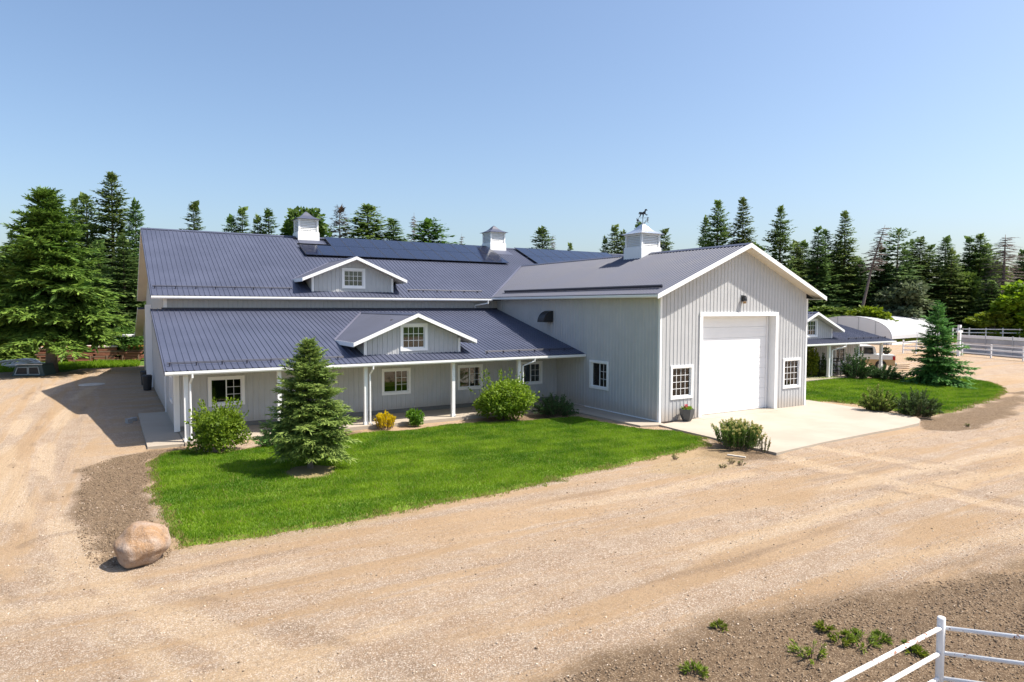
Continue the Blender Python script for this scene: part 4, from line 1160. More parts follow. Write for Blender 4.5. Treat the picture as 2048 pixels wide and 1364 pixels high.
for k in range(34):
    u = 1380+k*21+rb.uniform(-8, 8); v = rb.uniform(478, 540)
    tree_at(u, v, rb.uniform(120, 138), rb.uniform(75, 105), FP[k % 5], 'spruce_tree', 'dark spruce in the deep second rank of the right wood', 'second rank of the right wood')
for k in range(9):
    u = -30+k*38+rb.uniform(-8, 8); v = rb.uniform(490, 550)
    tree_at(u, v, rb.uniform(92, 108), rb.uniform(95, 120), FP[k % 5], 'spruce_tree', 'dark spruce in the rank far behind the left group', 'far rank on the left')

# -- yard trees
ym = spruce_mesh(210, 4.05, 1.34, .66, .125, 15, 30, 7, .115, lift=.20, ragged=.17, pw=.86, mat=SPRUCE_Y, droop=.07, trunk_r=.075, bark=BARK_G, sprlen=.34, tipb=.75, belly=(.62, 1.5))
p = gp(621, 937)
plant(ym, 'spruce_tree', 'young spruce standing alone in a soil ring on the front lawn', (p[0], p[1], .02), .6, 1, 1)
ym2 = spruce_mesh(211, 5.3, 1.95, .25, .24, 10, 26, 6, .14, lift=.18, ragged=.20, pw=.92, mat=SPRUCE_B, droop=.10, trunk_r=.09, bark=BARK, sprlen=.34, tipb=.6)
p = gp(1872, 768)
plant(ym2, 'spruce_tree', 'blue green spruce on the far lawn island before the white tunnel', (p[0], p[1], p[2]), 2.1, 1, 1)

# -- shrubs
def G(u, v, dz=.02): q = gp(u, v); return (q[0], q[1], q[2]+dz)
shrub('shrub', 'large bright green leafy shrub beside the corner porch post', G(438, 900), 1.12, 1.75, 9000, .105, LEAF_G, 1)
shrub('shrub', 'big fresh green loose shrub before the fourth porch post', G(1003, 838), 1.75, 1.95, 13000, .115, LEAF_G, 2)
shrub('juniper', 'dark spreading juniper in the shade of the garage wall', G(1110, 830), 1.15, .95, 6000, .09, LEAF_D, 3, 'fan', 'shrub', None, 120)
shrub('golden_shrub', 'small golden yellow shrub on the lawn edge by the porch', G(770, 856), .46, .66, 3600, .08, LEAF_GOLD, 4, 'up', 'shrub', None, 50)
shrub('peony', 'small leafy green plant with pale buds beside the golden shrub', G(830, 850), .40, .62, 1500, .085, LEAF_G, 5)
shrub('juniper', 'low green juniper half hidden behind the lawn spruce', G(548, 893), .62, .75, 3000, .08, SPRUCE_B, 6, 'fan', 'shrub', None, 60)
shrub('shrub', 'olive shrub with pale tips on the corner of the concrete apron', G(1474, 892), .98, .95, 10500, .085, LEAF_OG, 7, 'up', 'shrub', None, 95, 'tips')
shrub('shrub', 'sparse dry twiggy shrub beside the olive shrub at the apron corner', G(1522, 903), .34, .62, 420, .06, LEAF_O, 8, 'up', 'shrub', None, 16, 'tips')
shrub('mugo_pine', 'left of the two mounded dark bushes at the far apron edge', G(1757, 822), .88, 1.25, 7000, .11, LEAF_OG, 9, 'fan', 'shrub', None, 90)
shrub('mugo_pine', 'right of the two mounded dark bushes at the far apron edge', G(1834, 831), 1.05, 1.25, 7500, .11, LEAF_D, 10, 'fan', 'shrub', None, 110)
shrub('juniper', 'dark upright bush before the far porch, nearest the garage', G(1640, 753), 1.0, 1.6, 4600, .13, LEAF_D, 11, 'fan', 'shrub', None, 70)
shrub('shrub', 'tall yellow green plant at the garage corner by the far porch', G(1622, 755), .45, 2.3, 2600, .12, LEAF_Y, 15)
shrub('juniper', 'tall dark bush before the second far porch window', G(1713, 757), 1.15, 1.95, 5600, .13, LEAF_D, 12, 'fan', 'shrub', None, 80)
shrub('juniper', 'rounded dark bush hiding the truck wheel by the far porch', G(1768, 758), 1.25, .95, 5200, .12, LEAF_D, 13, 'fan', 'shrub', None, 90)
# weeds and dry tufts on the bare soil
wr = random.Random(3)
for k, (u, v, s_) in enumerate(((1625, 1305, .30), (1725, 1282, .24), (1684, 1278, .16), (1758, 1274, .16), (1706, 1266, .12), (1440, 1250, .10), (1390, 1340, .16), (1815, 1292, .14), (1830, 1300, .12), (1650, 1250, .12))):
    shrub('weed', ['low green weed patch widest on the soil by the pipe fence', 'bushy green weed on the soil left of the pipe post', 'small weed left of the bushy one on the soil', 'small weed right of the bushy one on the soil', 'tiny yellowish weed above the bushy one', 'lone tiny weed at the edge of the gravel', 'yellowish weed low on the soil at the bottom edge', 'weed beside the upper pipe rail', 'weed under the second pipe rail', 'faint weed sprig on the soil above the patch'][k],
          G(u, v, -.03), s_*1.25, s_*.42, 300, .085, LEAF_Y, 40+k, 'fan', 'weed', None, 14)
for k, (u, v) in enumerate(((1445, 935), (1462, 926), (1483, 930), (1935, 853), (1350, 918))):
    shrub('weed', ['dry tuft below the plank', 'green tuft left of the plank', 'green tuft right below the plank', 'green tuft alone on the gravel right of the apron', 'thin tuft at the lawn tip'][k], G(u, v), .14, .12, 160, .06, LEAF_O, 60+k, 'fan', 'weed', None, 12)
# tall grass along the field edge
def rough_grass(poly, n, hgt, label, seed):
    r = np.random.default_rng(seed); P = np.array(poly); x0, y0 = P.min(0); x1, y1 = P.max(0)
    A = r.uniform(x0, x1, n*2); B = r.uniform(y0, y1, n*2); ok = poly_sd(A, B, poly) > 0; A, B = A[ok][:n], B[ok][:n]; n = len(A)
    az = r.uniform(0, 6.28, n); h = hgt*r.uniform(.4, 1.2, n)*(.5+fbm(A*.6, B*.6, 3)); w = .03*r.uniform(.6, 1.4, n); la = r.uniform(0, 6.28, n); Z = Hgt(A, B)-.05
    V = np.empty((n, 3, 3))
    V[:, 0] = np.stack([A-w*np.cos(az), B-w*np.sin(az), Z], -1); V[:, 1] = np.stack([A+w*np.cos(az), B+w*np.sin(az), Z], -1); V[:, 2] = np.stack([A+.4*h*np.cos(la), B+.4*h*np.sin(la), Z+h], -1)
    t = np.clip(r.normal(.6, .2, n), 0, .92)
    tag(link('grass', mesh_np('grass', V.reshape(-1, 3), np.arange(n*3).reshape(-1, 3), GRASS, False, {'tint': np.repeat(t, 3)})), label, 'grass', kind='stuff')
rough_grass([(-34, 41.5), (-18.8, 42.5), (-18, 60), (-45, 60)], 60000, .32, 'rough grass of the field behind the left spruce', 4)
rough_grass([(66, 33), (72, 28), (90, 20), (100, 30), (76, 44)], 20000, .6, 'rough green growth at the foot of the white tunnel', 5)

# ================================================================== YARD OBJECTS
def blob(name, mat, rx, ry, rz, seed, parent=None, sub=4, rough=.16, flat=None):
    import bmesh
    bm = bmesh.new(); bmesh.ops.create_icosphere(bm, subdivisions=sub, radius=1)
    r = np.random.default_rng(seed)
    planes = r.normal(0, 1, (13, 3)); planes /= np.linalg.norm(planes, axis=1, keepdims=True); off = r.uniform(.74, .98, 13)
    ph = r.uniform(0, 6.28, 6)
    for v in bm.verts:
        c = np.array(v.co); q = 1.0
        for a, o in zip(planes, off):
            d = c@a
            if d > 1e-3: q = min(q, .35*q+.65*o/d) if o/d < q else q
        q *= 1+rough*.18*(math.sin(c[0]*5+ph[0])*math.sin(c[1]*4+ph[1])+math.sin(c[2]*7+ph[2]+c[0]*3))
        v.co = Vector((c[0]*rx*q, c[1]*ry*q, c[2]*rz*q))
    me = bpy.data.meshes.new(name); bm.to_mesh(me); bm.free(); me.materials.append(mat)
    me.polygons.foreach_set('use_smooth', [True]*len(me.polygons))
    return me
def boulder_mat():
    m, n, l, b = mat_new('granite')
    P = N(n, 'ShaderNodeTexCoord').outputs['Object']
    n1 = noise(n, l, 1.6, 6, .6, P, .8); n2 = noise(n, l, 7, 6, .7, P); n3 = noise(n, l, 40, 3, .7, P)
    c = mix(n, l, ramp(n, l, n1, .38, .62), (.33, .20, .105), (.38, .29, .23))
    c = mix(n, l, math_n(n, l, 'MULTIPLY', ramp(n, l, n2, .50, .68), .75), c, (.19, .115, .07))
    c = mix(n, l, math_n(n, l, 'MULTIPLY', ramp(n, l, n3, .5, .7), .35), c, (.50, .43, .38))
    l.new(c, b.inputs['Base Color']); b.inputs['Roughness'].default_value = .85
    l.new(bump(n, l, n3, .02, .8, bump(n, l, n2, .08, .9)), b.inputs['Normal'])
    return m
p = gp(288, 1118)
bo = link('boulder', blob('boulder', boulder_mat(), .57, .48, .45, 8, sub=5, rough=.22), None, (p[0], p[1], .31))
bo.rotation_euler = (.1, -.18, 1.1)
tag(bo, 'rounded tan and pink granite boulder at the lawn corner', 'boulder')

# ---- planter beside the garage door
POTM = painted('dark_pot', (.055, .06, .065), .45, .15, streak=False)
q = gp(1374, 846)
root = thing('flower_pot', 'dark grey flared planter with red flowers beside the garage door', 'planter', (1.30, -.42, .05))
m = MB(); prof = [(.17, 0), (.24, .12), (.30, .30), (.34, .52), (.34, .55), (.30, .55), (.29, .48)]
for (r0, z0), (r1, z1) in zip(prof[:-1], prof[1:]):
    for k in range(6):
        a, b = 2*math.pi*k/6+.2, 2*math.pi*(k+1)/6+.2
        m.face((r0*math.cos(a), r0*math.sin(a), z0), (r0*math.cos(b), r0*math.sin(b), z0), (r1*math.cos(b), r1*math.sin(b), z1), (r1*math.cos(a), r1*math.sin(a), z1))
m.face(*[(.29*math.cos(2*math.pi*k/6+.2), .29*math.sin(2*math.pi*k/6+.2), .48) for k in range(6)])
link('pot', m.mesh('pot', POTM), root)
r = np.random.default_rng(3)
for nm_, mt, n_, cx_, zz, sz, rad in (('foliage', LEAF_G, 260, 0, .56, .07, .22), ('flower', PETAL, 90, -.06, .66, .05, .09)):
    B, D, L, Wd, Nn, T = leaf_cloud(r, [(cx_, 0, zz, rad, .09)], n_, sz); T = T*.4 if nm_ == 'flower' else T
    V, Fc = diamonds(B, D, L, Wd*1.4, Nn, .3); link(nm_, mesh_np(nm_, V, Fc, mt, False, {'tint': np.repeat(T, 4)}), root)

# ---- loose plank, blocks, cover plate, black bins by the left wall
WOODG = painted('weathered_wood', (.45, .41, .36), .85, .15, nscale=5)
a = G(1454, 913, .03); b = G(1490, 918, .03)
m = MB(); d = Vector(b)-Vector(a); m.obox((0, 0, 0), d, Vector((0, 0, 1)).cross(d).normalized()*.10, (0, 0, .04))
tag(m.build('plank', WOODG, None, False, a), 'weathered grey plank lying on dry grass below the olive shrub', 'plank')
BLK = painted('grey_block', (.30, .30, .30), .9, .1, streak=False)
for (u, v, s_), lab in zip(((258, 845, .26), (268, 840, .2)), ('larger grey block on the ground by the side slab', 'smaller grey block on the ground by the side slab')):
    m = MB(); m.box(-s_/2, s_/2, -.1, .1, 0, s_*.75); m.box(-s_/2-.01, s_/2+.01, -.11, .11, s_*.6, s_*.78)
    o = m.build('concrete_block', BLK, None, False, G(u, v, -.03)); o.rotation_euler = (0, 0, u*.3); tag(o, lab, 'block', 'loose blocks by the side slab')
m = MB(); m.tube([(0, 0, 0), (0, 0, .05)], [.75, .72], 24)
o = m.build('well_cover', WOODG, None, False, G(184, 769, -.02)); tag(o, 'flat pale round cover on the ground in the barn shadow', 'cover')
for x, y, lab in ((-18.9, 27.4, 'left of two black bins against the left barn wall'), (-18.9, 24.3, 'right of two black bins against the left barn wall')):
    root = thing('bin', lab, 'bin', (x, y, 0), 0, 'black bins by the left wall')
    link('body', MB().tube([(0, 0, 0), (0, 0, .85)], [.22, .28], 14).mesh('body', BLACK), root)
    link('lid', MB().tube([(0, 0, .85), (0, 0, .93)], [.30, .22], 14).mesh('lid', BLACK), root)

# ---- near pipe fence
def rust_mat():
    m, n, l, b = mat_new('rusty_white_pipe')
    P = pos(n)
    n1 = noise(n, l, 20, 5, .65, P, .3); n2 = noise(n, l, 1.2, 3, .5, P); n3 = noise(n, l, 30, 4, .7, P)
    f = ramp(n, l, math_n(n, l, 'ADD', math_n(n, l, 'ADD', n1, math_n(n, l, 'MULTIPLY', n2, .35)), math_n(n, l, 'MULTIPLY', n3, .22)), .87, .91)
    c = mix(n, l, ramp(n, l, n1, .3, .7), (.74, .75, .77), (.80, .80, .80))
    c = mix(n, l, f, c, mix(n, l, n3, (.34, .13, .06), (.16, .06, .035)))
    l.new(c, b.inputs['Base Color']); b.inputs['Roughness'].default_value = .5
    l.new(bump(n, l, f, .004, .5), b.inputs['Normal'])
    return m
RUST = rust_mat()
pt = on(1883, 1234, 2, 1.40)
fence = thing('pipe_fence', 'white pipe fence with rust spots in the near right corner', 'fence', (pt[0], pt[1], 0))
base = Vector((pt[0], pt[1], 0))
m = MB(); m.tube([(0, 0, -.3), (0, 0, 1.385), (0, 0, 1.40)], [.046, .046, .040], 20)
link('post', m.mesh('post', painted('white_pipe', (.76, .78, .80), .45, .05, streak=False), True), fence)
dr = (Vector(on(2048, 1275, 2, 1.27))-base); dr.z = 0; dr.normalize()
dl = (Vector(on(1670, 1366, 2, 1.27))-base); dl.z = 0; dl.normalize()
for d, L in ((dr, 7.0), (dl, 7.0)):
    for z in (1.27, .955, .64, .325):
        link('rail', MB().tube([d*.035+Z_*z, d*L+Z_*z], .026, 14).mesh('rail', RUST, True), fence)
    link('post', bpy.data.meshes[fence.children[0].data.name], fence, d*L)

# ---- hoop house
POLY, n_, l_, b_ = mat_new('white_poly_film')
b_.inputs['Base Color'].default_value = (.72, .74, .78, 1); b_.inputs['Roughness'].default_value = .35
tr_ = n_.new('ShaderNodeBsdfTranslucent'); tr_.inputs['Color'].default_value = (.7, .73, .78, 1)
mx = n_.new('ShaderNodeMixShader'); mx.inputs[0].default_value = .35; l_.new(b_.outputs[0], mx.inputs[1]); l_.new(tr_.outputs[0], mx.inputs[2]); l_.new(mx.outputs[0], n_['Material Output'].inputs[0])
POLE = painted('grey_pipe', (.40, .42, .45), .4, .05, streak=False)
foot = gp(1783, 690)
th = math.atan2(_R[1], _R[0])+math.radians(40)
ax = Vector((math.cos(th), math.sin(th), 0)); wd = Vector((-math.sin(th), math.cos(th), 0))
HW, HL, HHt = 11.0, 17.5, 3.6
hoop = thing('hoop_house', 'white plastic covered hoop house behind the far porch', 'greenhouse', (foot[0], foot[1], foot[2]))
def arch(f, s=0.0):
    a = math.pi*f; return wd*(HW/2-HW/2*math.cos(a)**1*abs(math.cos(a))**.0)+Z_*(.75+(HHt-.75)*math.sin(a)**.85)
K = 28
m = MB()
nseg = 10
for i in range(nseg):
    for k in range(K):
        sag0 = -.02*math.sin(math.pi*((i*1.0) % 1)); A0, A1 = ax*(HL*i/nseg), ax*(HL*(i+1)/nseg)
        m.face(A0+arch(k/K), A0+arch((k+1)/K), A1+arch((k+1)/K), A1+arch(k/K))
link('cover', m.mesh('cover', POLY, True), hoop)
for A0 in (Vector(), ax*HL):
    m = MB(); m.face(*[A0+arch(k/K) for k in range(K+1)]+[A0+wd*HW+Z_*.05, A0+Z_*.05]); link('end_wall', m.mesh('end_wall', POLY), hoop)
for i in (0, 5, nseg):
    A0 = ax*(HL*i/nseg)
    link('hoop', MB().tube([A0-Z_*.3]+[A0+arch(k/K)*1.0+Z_*(.02 if i in (0, nseg) else -.04) for k in range(K+1)]+[A0+wd*HW-Z_*.3], .045, 6).mesh('hoop', POLE), hoop)
for f in (.28, .42, .58, .72):
    q = arch(f); link('stud', MB().tube([wd*q.dot(wd)-ax*.03+Z_*0, q-ax*.03], .05, 6).mesh('stud', POLE), hoop)
for w_ in (0, HW): link('side_board', MB().obox(wd*w_-ax*.02, ax*(HL+.04), wd*.05, Z_*.3).mesh('side_board', WHITE), hoop)

# ---- white board fences round the arena
def board_fence(label, A, B, n, hgt, rails, lvl=0.0, post=.11, name='board_fence', mat=None):
    A, B = Vector(A), Vector(B); d = B-A
    f = thing(name, label, 'fence', A)
    pm = MB().box(-post/2, post/2, -post/2, post/2, -.2, hgt+.05).mesh('post', mat or WHITE)
    for i in range(n+1): link('post', pm, f, d*(i/n))
    sd_ = d.normalized(); nn = Vector((-sd_.y, sd_.x, 0))
    for z in rails:
        for i in range(n): link('rail', MB().obox(d*(i/n)-nn*(post/2+.03)+Z_*(z-.06), d*(1/n)*.998, nn*.03, Z_*.12).mesh('rail', mat or WHITE), f)
    return f
A, B = Vector(gp(1924, 711)), Vector(gp(2046, 722))
board_fence('near white rail fence along the gravel at the right edge', A, A+(B-A)*3, 6, 1.25, (.35, .75, 1.18))
C2 = Vector(gp(1806, 706)); board_fence('short white fence between the hoop house and the lawn spruce', C2, A+(C2-A)*.08, 4, 1.35, (.35, .75, 1.15))
Fa, Fb = Vector(gp(1905, 682)), Vector(gp(2060, 684))
board_fence('far white rail fence behind the arena', Fa, Fa+(Fb-Fa)*1.3, 6, 1.9, (1.25, 1.75), post=.13)
# arena boards
ARENA = painted('grey_boards', (.40, .41, .44), .8, .18, nscale=.6)
d = (B-A).normalized(); nrm = Vector((-d.y, d.x, 0))
if nrm.dot(Vector((1, .6, 0))) < 0: nrm = -nrm
A2 = Vector(gp(1921, 705))
ar = thing('arena_wall', 'low grey boarded arena wall with a white top rail and dark posts', 'wall', A2)
L = 22
for i in range(7):
    for j in range(3): link('board', MB().obox(d*(i*L/7)+Z_*(.1+j*.50)+nrm*(.004*j), d*(L/7-.02), nrm*.04, Z_*.48).mesh('board', ARENA), ar)
    link('post', MB().obox(d*(i*L/7-.05)-nrm*.07, d*.10, nrm*.06, Z_*2.0).mesh('post', POLE), ar)
link('top_rail', MB().obox(-nrm*.05+Z_*1.61, d*L, nrm*.16, Z_*.30).mesh('top_rail', WHITE), ar)
ARW = painted('arena_footing', (.52, .52, .52), .95, .05, streak=False)
o = link('arena_footing', MB().obox(nrm*.2+Z_*.30, d*L, nrm*26, Z_*.05).mesh('arena_footing', ARW), None, A2); tag(o, 'pale sand footing inside the arena', 'footing', kind='structure')
gpo = gp(1917, 712)
gt = thing('gate_post', 'tall white gate post with a dark square box beside the arena', 'post', gpo)
link('post', MB().box(-.13, .13, -.13, .13, -.2, 3.1).box(-.45, .45, -.12, .12, 2.35, 2.55).mesh('post', WHITE), gt)
link('box', MB().obox(-Vector(_F)*.16-Vector(_R)*.1+Z_*2.6, Vector(_R)*.2, Z_*.22, Vector(_F)*.03).mesh('box', BLACK), gt)

# ---- pickup truck
PAINT = painted('truck_white', (.78, .79, .80), .3, .02, streak=False)
MUD = painted('truck_tan', (.50, .36, .19), .5, .08, streak=False)
TYRE = painted('tyre', (.02, .02, .021), .8, .1, streak=False); RED = painted('tail_red', (.45, .02, .02), .3, .05, streak=False)
TG = painted('truck_glass', (.02, .025, .03), .06, .05, streak=False, spec=.8)
tp_ = gp(1752, 754)
rear = Vector(on(1789, 728, 2, .34+.9))
td = (Vector((_R[0], _R[1], 0))*.93+Vector((_F[0], _F[1], 0))*-.28).normalized()
truck = thing('pickup_truck', 'white and tan pickup truck parked behind the far porch', 'truck', (0, 0, 0))
dep = 50.0
rp = at_depth(1790, 728, dep); truck.location = (rp[0], rp[1], float(Hgt(rp[0], rp[1])))
truck.rotation_euler = (0, 0, math.atan2(td.y, td.x))
# local x forward is negative (rear bumper at x=0), y across 0..1.95
def wheel_arc(cx): return [(cx+.40*math.cos(a), .44+.40*math.sin(a)) for a in [math.pi*k/8 for k in range(9)]][::-1]
m = MB()
lowp = [(0, .45), (0, .88), (-5.1, .88), (-5.22, .62), (-5.15, .43)]+wheel_arc(-4.25)+[(-3.6, .45), (-1.6, .45)]+wheel_arc(-.95)
m.prism([(x, 0, z) for x, z in lowp], (0, 1.95, 0)); link('lower_body', m.mesh('lower_body', MUD), truck)
m = MB(); m.prism([(x, .01, z) for x, z in ((-.0, .883), (0, 1.22), (-1.18, 1.22), (-1.18, 1.24), (-3.75, 1.22), (-5.05, 1.12), (-5.15, .883))], (0, 1.93, 0)); link('upper_body', m.mesh('upper_body', PAINT), truck)
m = MB(); m.prism([(x, .09, z) for x, z in ((-1.22, 1.221), (-1.36, 1.80), (-1.55, 1.90), (-3.0, 1.90), (-3.85, 1.221))], (0, 1.77, 0)); link('cab', m.mesh('cab', PAINT), truck)
for y in (.07, 1.865):
    for q in (((-1.45, 1.29), (-1.52, 1.77), (-2.15, 1.80), (-2.15, 1.29)), ((-2.27, 1.29), (-2.27, 1.80), (-2.92, 1.80), (-3.45, 1.29))):
        m = MB(); m.prism([(x, y, z) for x, z in q], (0, .015, 0)); link('window', m.mesh('window', TG), truck)
m = MB(); m.prism([(-1.237, .2, 1.30), (-1.237, 1.75, 1.30), (-1.347, 1.68, 1.76), (-1.347, .27, 1.76)], (.012, 0, .003)); link('window', m.mesh('window', TG), truck)
for x in (-.95, -4.25):
    for y in (.0, 1.70):
        w = link('wheel', MB().tube([(x, y, .40), (x, y+.25, .40)], .40, 22).mesh('wheel', TYRE), truck)
        link('rim', MB().tube([(x, y-.01, .40), (x, y+.26, .40)], .22, 16).mesh('rim', GALV), w)
for y in (-.015, 1.80): link('tail_light', MB().box(-.16, .02, y, y+.165, .84, 1.14).mesh('tail_light', RED), truck)
link('tailgate', MB().box(.0, .03, .16, 1.79, .62, 1.20).mesh('tailgate', PAINT), truck)
link('bumper', MB().box(.0, .16, .03, 1.92, .46, .60).mesh('bumper', GALV), truck)
# small timber stack behind the truck
tx = at_depth(1803, 733, 51)
tim = thing('timber_stack', 'low pale timber stack right behind the truck', 'timber', (tx[0], tx[1], float(Hgt(tx[0], tx[1]))), math.atan2(td.y, td.x))
PINE = painted('fresh_timber', (.52, .38, .24), .8, .12, streak=False)
for i in range(3):
    for j in range(3): link('board', MB().box(-.55+.03*j, .55, i*.16, i*.16+.14, .12+j*.16, .12+j*.16+.05).mesh('board', PINE), tim)

# ---- hanging basket and black stand on the far porch
hb_ = thing('hanging_basket', 'dark hanging flower basket under the far porch corner', 'basket', (27.6, 5.6, 1.75))
link('basket', MB().tube([(0, 0, 0), (0, 0, .18), (0, 0, .25)], [.12, .26, .28], 12).mesh('basket', BLACK), hb_)
link('hanger', MB().tube([(0, 0, .25), (0, 0, .88)], .012, 5).mesh('hanger', BLACK), hb_)
B_, D_, L_, W_, N_, T_ = leaf_cloud(np.random.default_rng(9), [(0, 0, .3, .32, .2)], 300, .09); V, Fc = diamonds(B_, D_, L_, W_, N_, .3)
link('foliage', mesh_np('foliage', V, Fc, LEAF_D, False, {'tint': np.repeat(T_, 4)}), hb_)
st_ = thing('plant_stand', 'black slatted stand on the far porch between the windows', 'stand', (22.3, 5.95, .41))
for x in (0, .4):
    for y in (0, .35): link('leg', MB().box(x, x+.04, y, y+.04, 0, 1.2).mesh('leg', BLACK), st_)
for z in (.35, .65, .95, 1.18): link('shelf', MB().box(-.02, .46, -.02, .41, z, z+.04).mesh('shelf', BLACK), st_)

# ---- lumber deck, canopy shell and junk at the left
LUM = [painted('lumber_red', (.26, .10, .06), .8, .2, nscale=4, streak=False), painted('lumber_brown', (.20, .12, .08), .85, .2, nscale=4, streak=False), painted('lumber_pale', (.55, .47, .42), .8, .15, nscale=4, streak=False), painted('lumber_orange', (.50, .22, .05), .8, .15, nscale=4, streak=False)]
la, lb_ = Vector(gp(70, 728)), Vector(gp(288, 722)); ld = (lb_-la); LL = ld.length; ld.normalize(); ln = Vector((-ld.y, ld.x, 0))
lum = thing('lumber_rack', 'long low rack stacked with reddish boards behind the left spruce', 'lumber rack', la)
for i in range(7): link('trestle', MB().obox(ld*(.3+i*(LL-.8)/6), ld*.12, ln*2.0, Z_*.62).mesh('trestle', LUM[1]), lum)
lr = random.Random(7)
for j in range(-3, 6):
    for seg in range(4):
        o0 = ld*(seg*LL/4+lr.uniform(0, .4)); ln_ = LL/4*lr.uniform(.85, 1.02)
        for k in range(3):
            link('board', MB().obox(o0+ln*(k*.62+lr.uniform(0, .12))+Z_*(.60+j*.150), ld*ln_, ln*.55, Z_*.115).mesh('board', LUM[2 if (j == 5 and lr.random() < .45) else (lr.choice((0, 0, 1)) if j < 5 else lr.choice((0, 2, 3)))]), lum)
pp = gp(248, 712)
tag(MB().tube([(0, 0, 0), (0, 0, 2.6)], .05, 8).tube([(0, 0, 2.6), (0, 0, 2.66)], .06, 8).build('marker_pole', WHITE, None, False, (pp[0], pp[1], 0)), 'thin white pole standing behind the lumber rack', 'pole')
TEAL = painted('teal_barrel', (.03, .30, .24), .5, .1, streak=False)
o = MB().tube([(0, 0, 0), (.05, 0, .02), (.9, 0, .02), (.95, 0, 0)], [.26, .30, .30, .26], 14).build('barrel', TEAL, None, False, la+ld*(LL*.74)+ln*.8+Z_*1.80); tag(o, 'teal barrel lying on top of the lumber rack', 'barrel')
# truck canopy shell on the grass
SH = painted('shell_green', (.045, .085, .095), .45, .08, streak=False)
cq = gp(58, 752); cs = thing('truck_canopy', 'old dark teal pickup canopy shell lying in the grass at the left', 'canopy shell', (cq[0], cq[1], 0), math.atan2(_R[1], _R[0])+.15)
m = MB(); m.prism([(-1.15, 0, 0), (-.85, 0, .78), (.85, 0, .82), (1.05, 0, 0)], (0, 1.6, 0)); link('shell', m.mesh('shell', SH), cs)
for q in (((-.92, .12), (-.74, .62), (-.08, .64), (-.08, .12)), ((0, .12), (0, .64), (.62, .66), (.72, .12))):
    m = MB(); m.prism([(x, -.02, z) for x, z in q], (0, .015, 0)); link('window', m.mesh('window', BLACK), cs)
    m = MB()
    for (x0, z0), (x1, z1) in zip(q, q[1:]+q[:1]): m.tube([(x0, -.02, z0), (x1, -.02, z1)], .03, 6)
    link('window_frame', m.mesh('window_frame', painted('shell_trim', (.38, .45, .48), .4, .05, streak=False)), cs)
link('roof_rail', MB().box(-.9, .9, 0, .05, .82, .87).mesh('roof_rail', WHITE), cs)
jq = gp(25, 738); jk = thing('scrap_pile', 'heap of white pipe and tarp scraps behind the canopy shell', 'scrap', (jq[0], jq[1], 0))
for k in range(5):
    a0 = k*.35; link('pipe', MB().tube([(1.3*math.cos(t)*(1-.06*k)+.2*k, .3*k, 0.25+.45*math.sin(t)) for t in [math.pi*q/10 for q in range(11)]], .07, 7).mesh('pipe', [WHITE, LUM[2], WHITE, POLE, WHITE][k], True), jk)
link('tarp', blob('tarp', WHITE, 1.3, .7, .3, 5, sub=3, rough=1.2), jk, (.9, .6, .2))

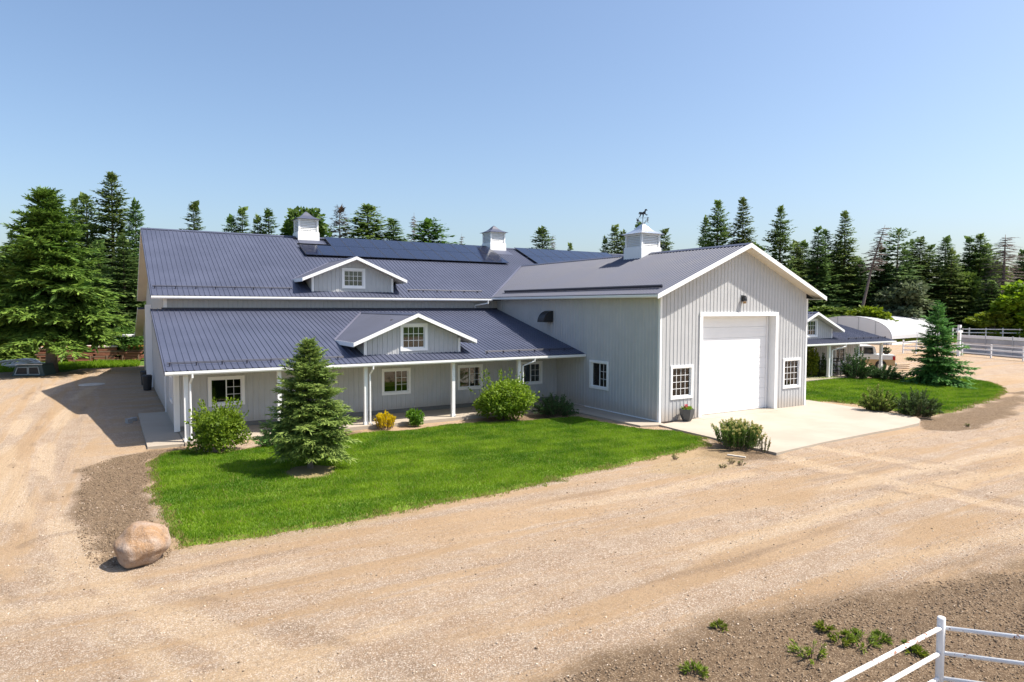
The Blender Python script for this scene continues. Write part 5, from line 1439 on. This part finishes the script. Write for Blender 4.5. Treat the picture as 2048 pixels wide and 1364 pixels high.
# ---- loose stones on the gravel and soil
import bmesh
def pebbles(label, poly, n, lo, hi, mat, seed, dens=None):
    r = np.random.default_rng(seed)
    P = np.array(poly); x0, y0 = P.min(0); x1, y1 = P.max(0)
    A = r.uniform(x0, x1, n*3); B = r.uniform(y0, y1, n*3); ok = poly_sd(A, B, poly) > 0
    for q in (LAWN_L, APRON): ok &= poly_sd(A, B, q) < -.05
    if dens is not None: ok &= dens(A, B) > r.random(n*3)
    A, B = A[ok][:n], B[ok][:n]; n = len(A)
    ico = np.array([(0, 0, 1), (.89, 0, .45), (.28, .85, .45), (-.72, .53, .45), (-.72, -.53, .45), (.28, -.85, .45), (.6, .5, -.4), (-.5, .6, -.4), (-.6, -.5, -.4), (.5, -.6, -.4)], float)
    fc = np.array([(0, 1, 2), (0, 2, 3), (0, 3, 4), (0, 4, 5), (0, 5, 1), (1, 6, 2), (2, 6, 7), (2, 7, 3), (3, 7, 8), (3, 8, 4), (4, 8, 9), (4, 9, 5), (5, 9, 6), (5, 6, 1)])
    s = lo+(hi-lo)*r.random(n)**3
    sc_ = s[:, None, None]*r.uniform(.6, 1.3, (n, 1, 3))*np.array([1, 1, .6]); az = r.uniform(0, 6.28, n)
    V = ico[None]*(1+r.normal(0, .12, (n, 10, 1)))*sc_
    c, s_ = np.cos(az)[:, None], np.sin(az)[:, None]
    X = V[..., 0]*c-V[..., 1]*s_; Y = V[..., 0]*s_+V[..., 1]*c
    # rest on the yard sheet
    ix = np.clip(np.searchsorted(gx, A)-1, 0, nx-2); iy = np.clip(np.searchsorted(gy, B)-1, 0, ny-2)
    fx_ = (A-gx[ix])/(gx[ix+1]-gx[ix]); fy_ = (B-gy[iy])/(gy[iy+1]-gy[iy])
    zg = (GZ[iy, ix]*(1-fx_)+GZ[iy, ix+1]*fx_)*(1-fy_)+(GZ[iy+1, ix]*(1-fx_)+GZ[iy+1, ix+1]*fx_)*fy_
    V = np.stack([X+A[:, None], Y+B[:, None], V[..., 2]+(zg+.25*s)[:, None]], -1).reshape(-1, 3)
    Fc = (fc[None]+(np.arange(n)*10)[:, None, None]).reshape(-1, 3)
    t = np.repeat(r.random(n), 10)
    tag(link('gravel', mesh_np('gravel', V, Fc, mat, False, {'tint': t})), label, 'gravel', kind='stuff')
STONE, n_, l_, b_ = mat_new('stones')
at_ = N(n_, 'ShaderNodeAttribute', attribute_name='tint')
l_.new(mix(n_, l_, at_.outputs['Fac'], (.28, .205, .145), (.60, .50, .40)), b_.inputs['Base Color']); b_.inputs['Roughness'].default_value = .9
CLOD, n_, l_, b_ = mat_new('clods')
at_ = N(n_, 'ShaderNodeAttribute', attribute_name='tint')
l_.new(mix(n_, l_, at_.outputs['Fac'], (.085, .056, .034), (.30, .22, .145)), b_.inputs['Base Color']); b_.inputs['Roughness'].default_value = .95
ROADP = gpoly((-40, 900), (250, 900), (340, 1110), (1000, 995), (1420, 905), (1560, 915), (1840, 860), (2048, 830), (2100, 1380), (-60, 1380))
strk_d = lambda a, b: .12+1.1*ss(vnoise(a*.12, b*.9, 41), .40, .75)
pebbles('loose pale stones scattered over the gravel drive', ROADP, 24000, .006, .024, STONE, 1, strk_d)
pebbles('sparse dark stones lying on the packed drive', ROADP, 900, .008, .028, CLOD, 5)
pebbles('lumps of dark soil in the near right corner', SOIL[0], 20000, .004, .026, CLOD, 2, lambda a, b: ss(fbm(a*.8, b*.8, 12), .3, .7)+.1)
pebbles('lumps of brown soil left of the front lawn', SOIL[1], 8000, .008, .030, CLOD, 3)
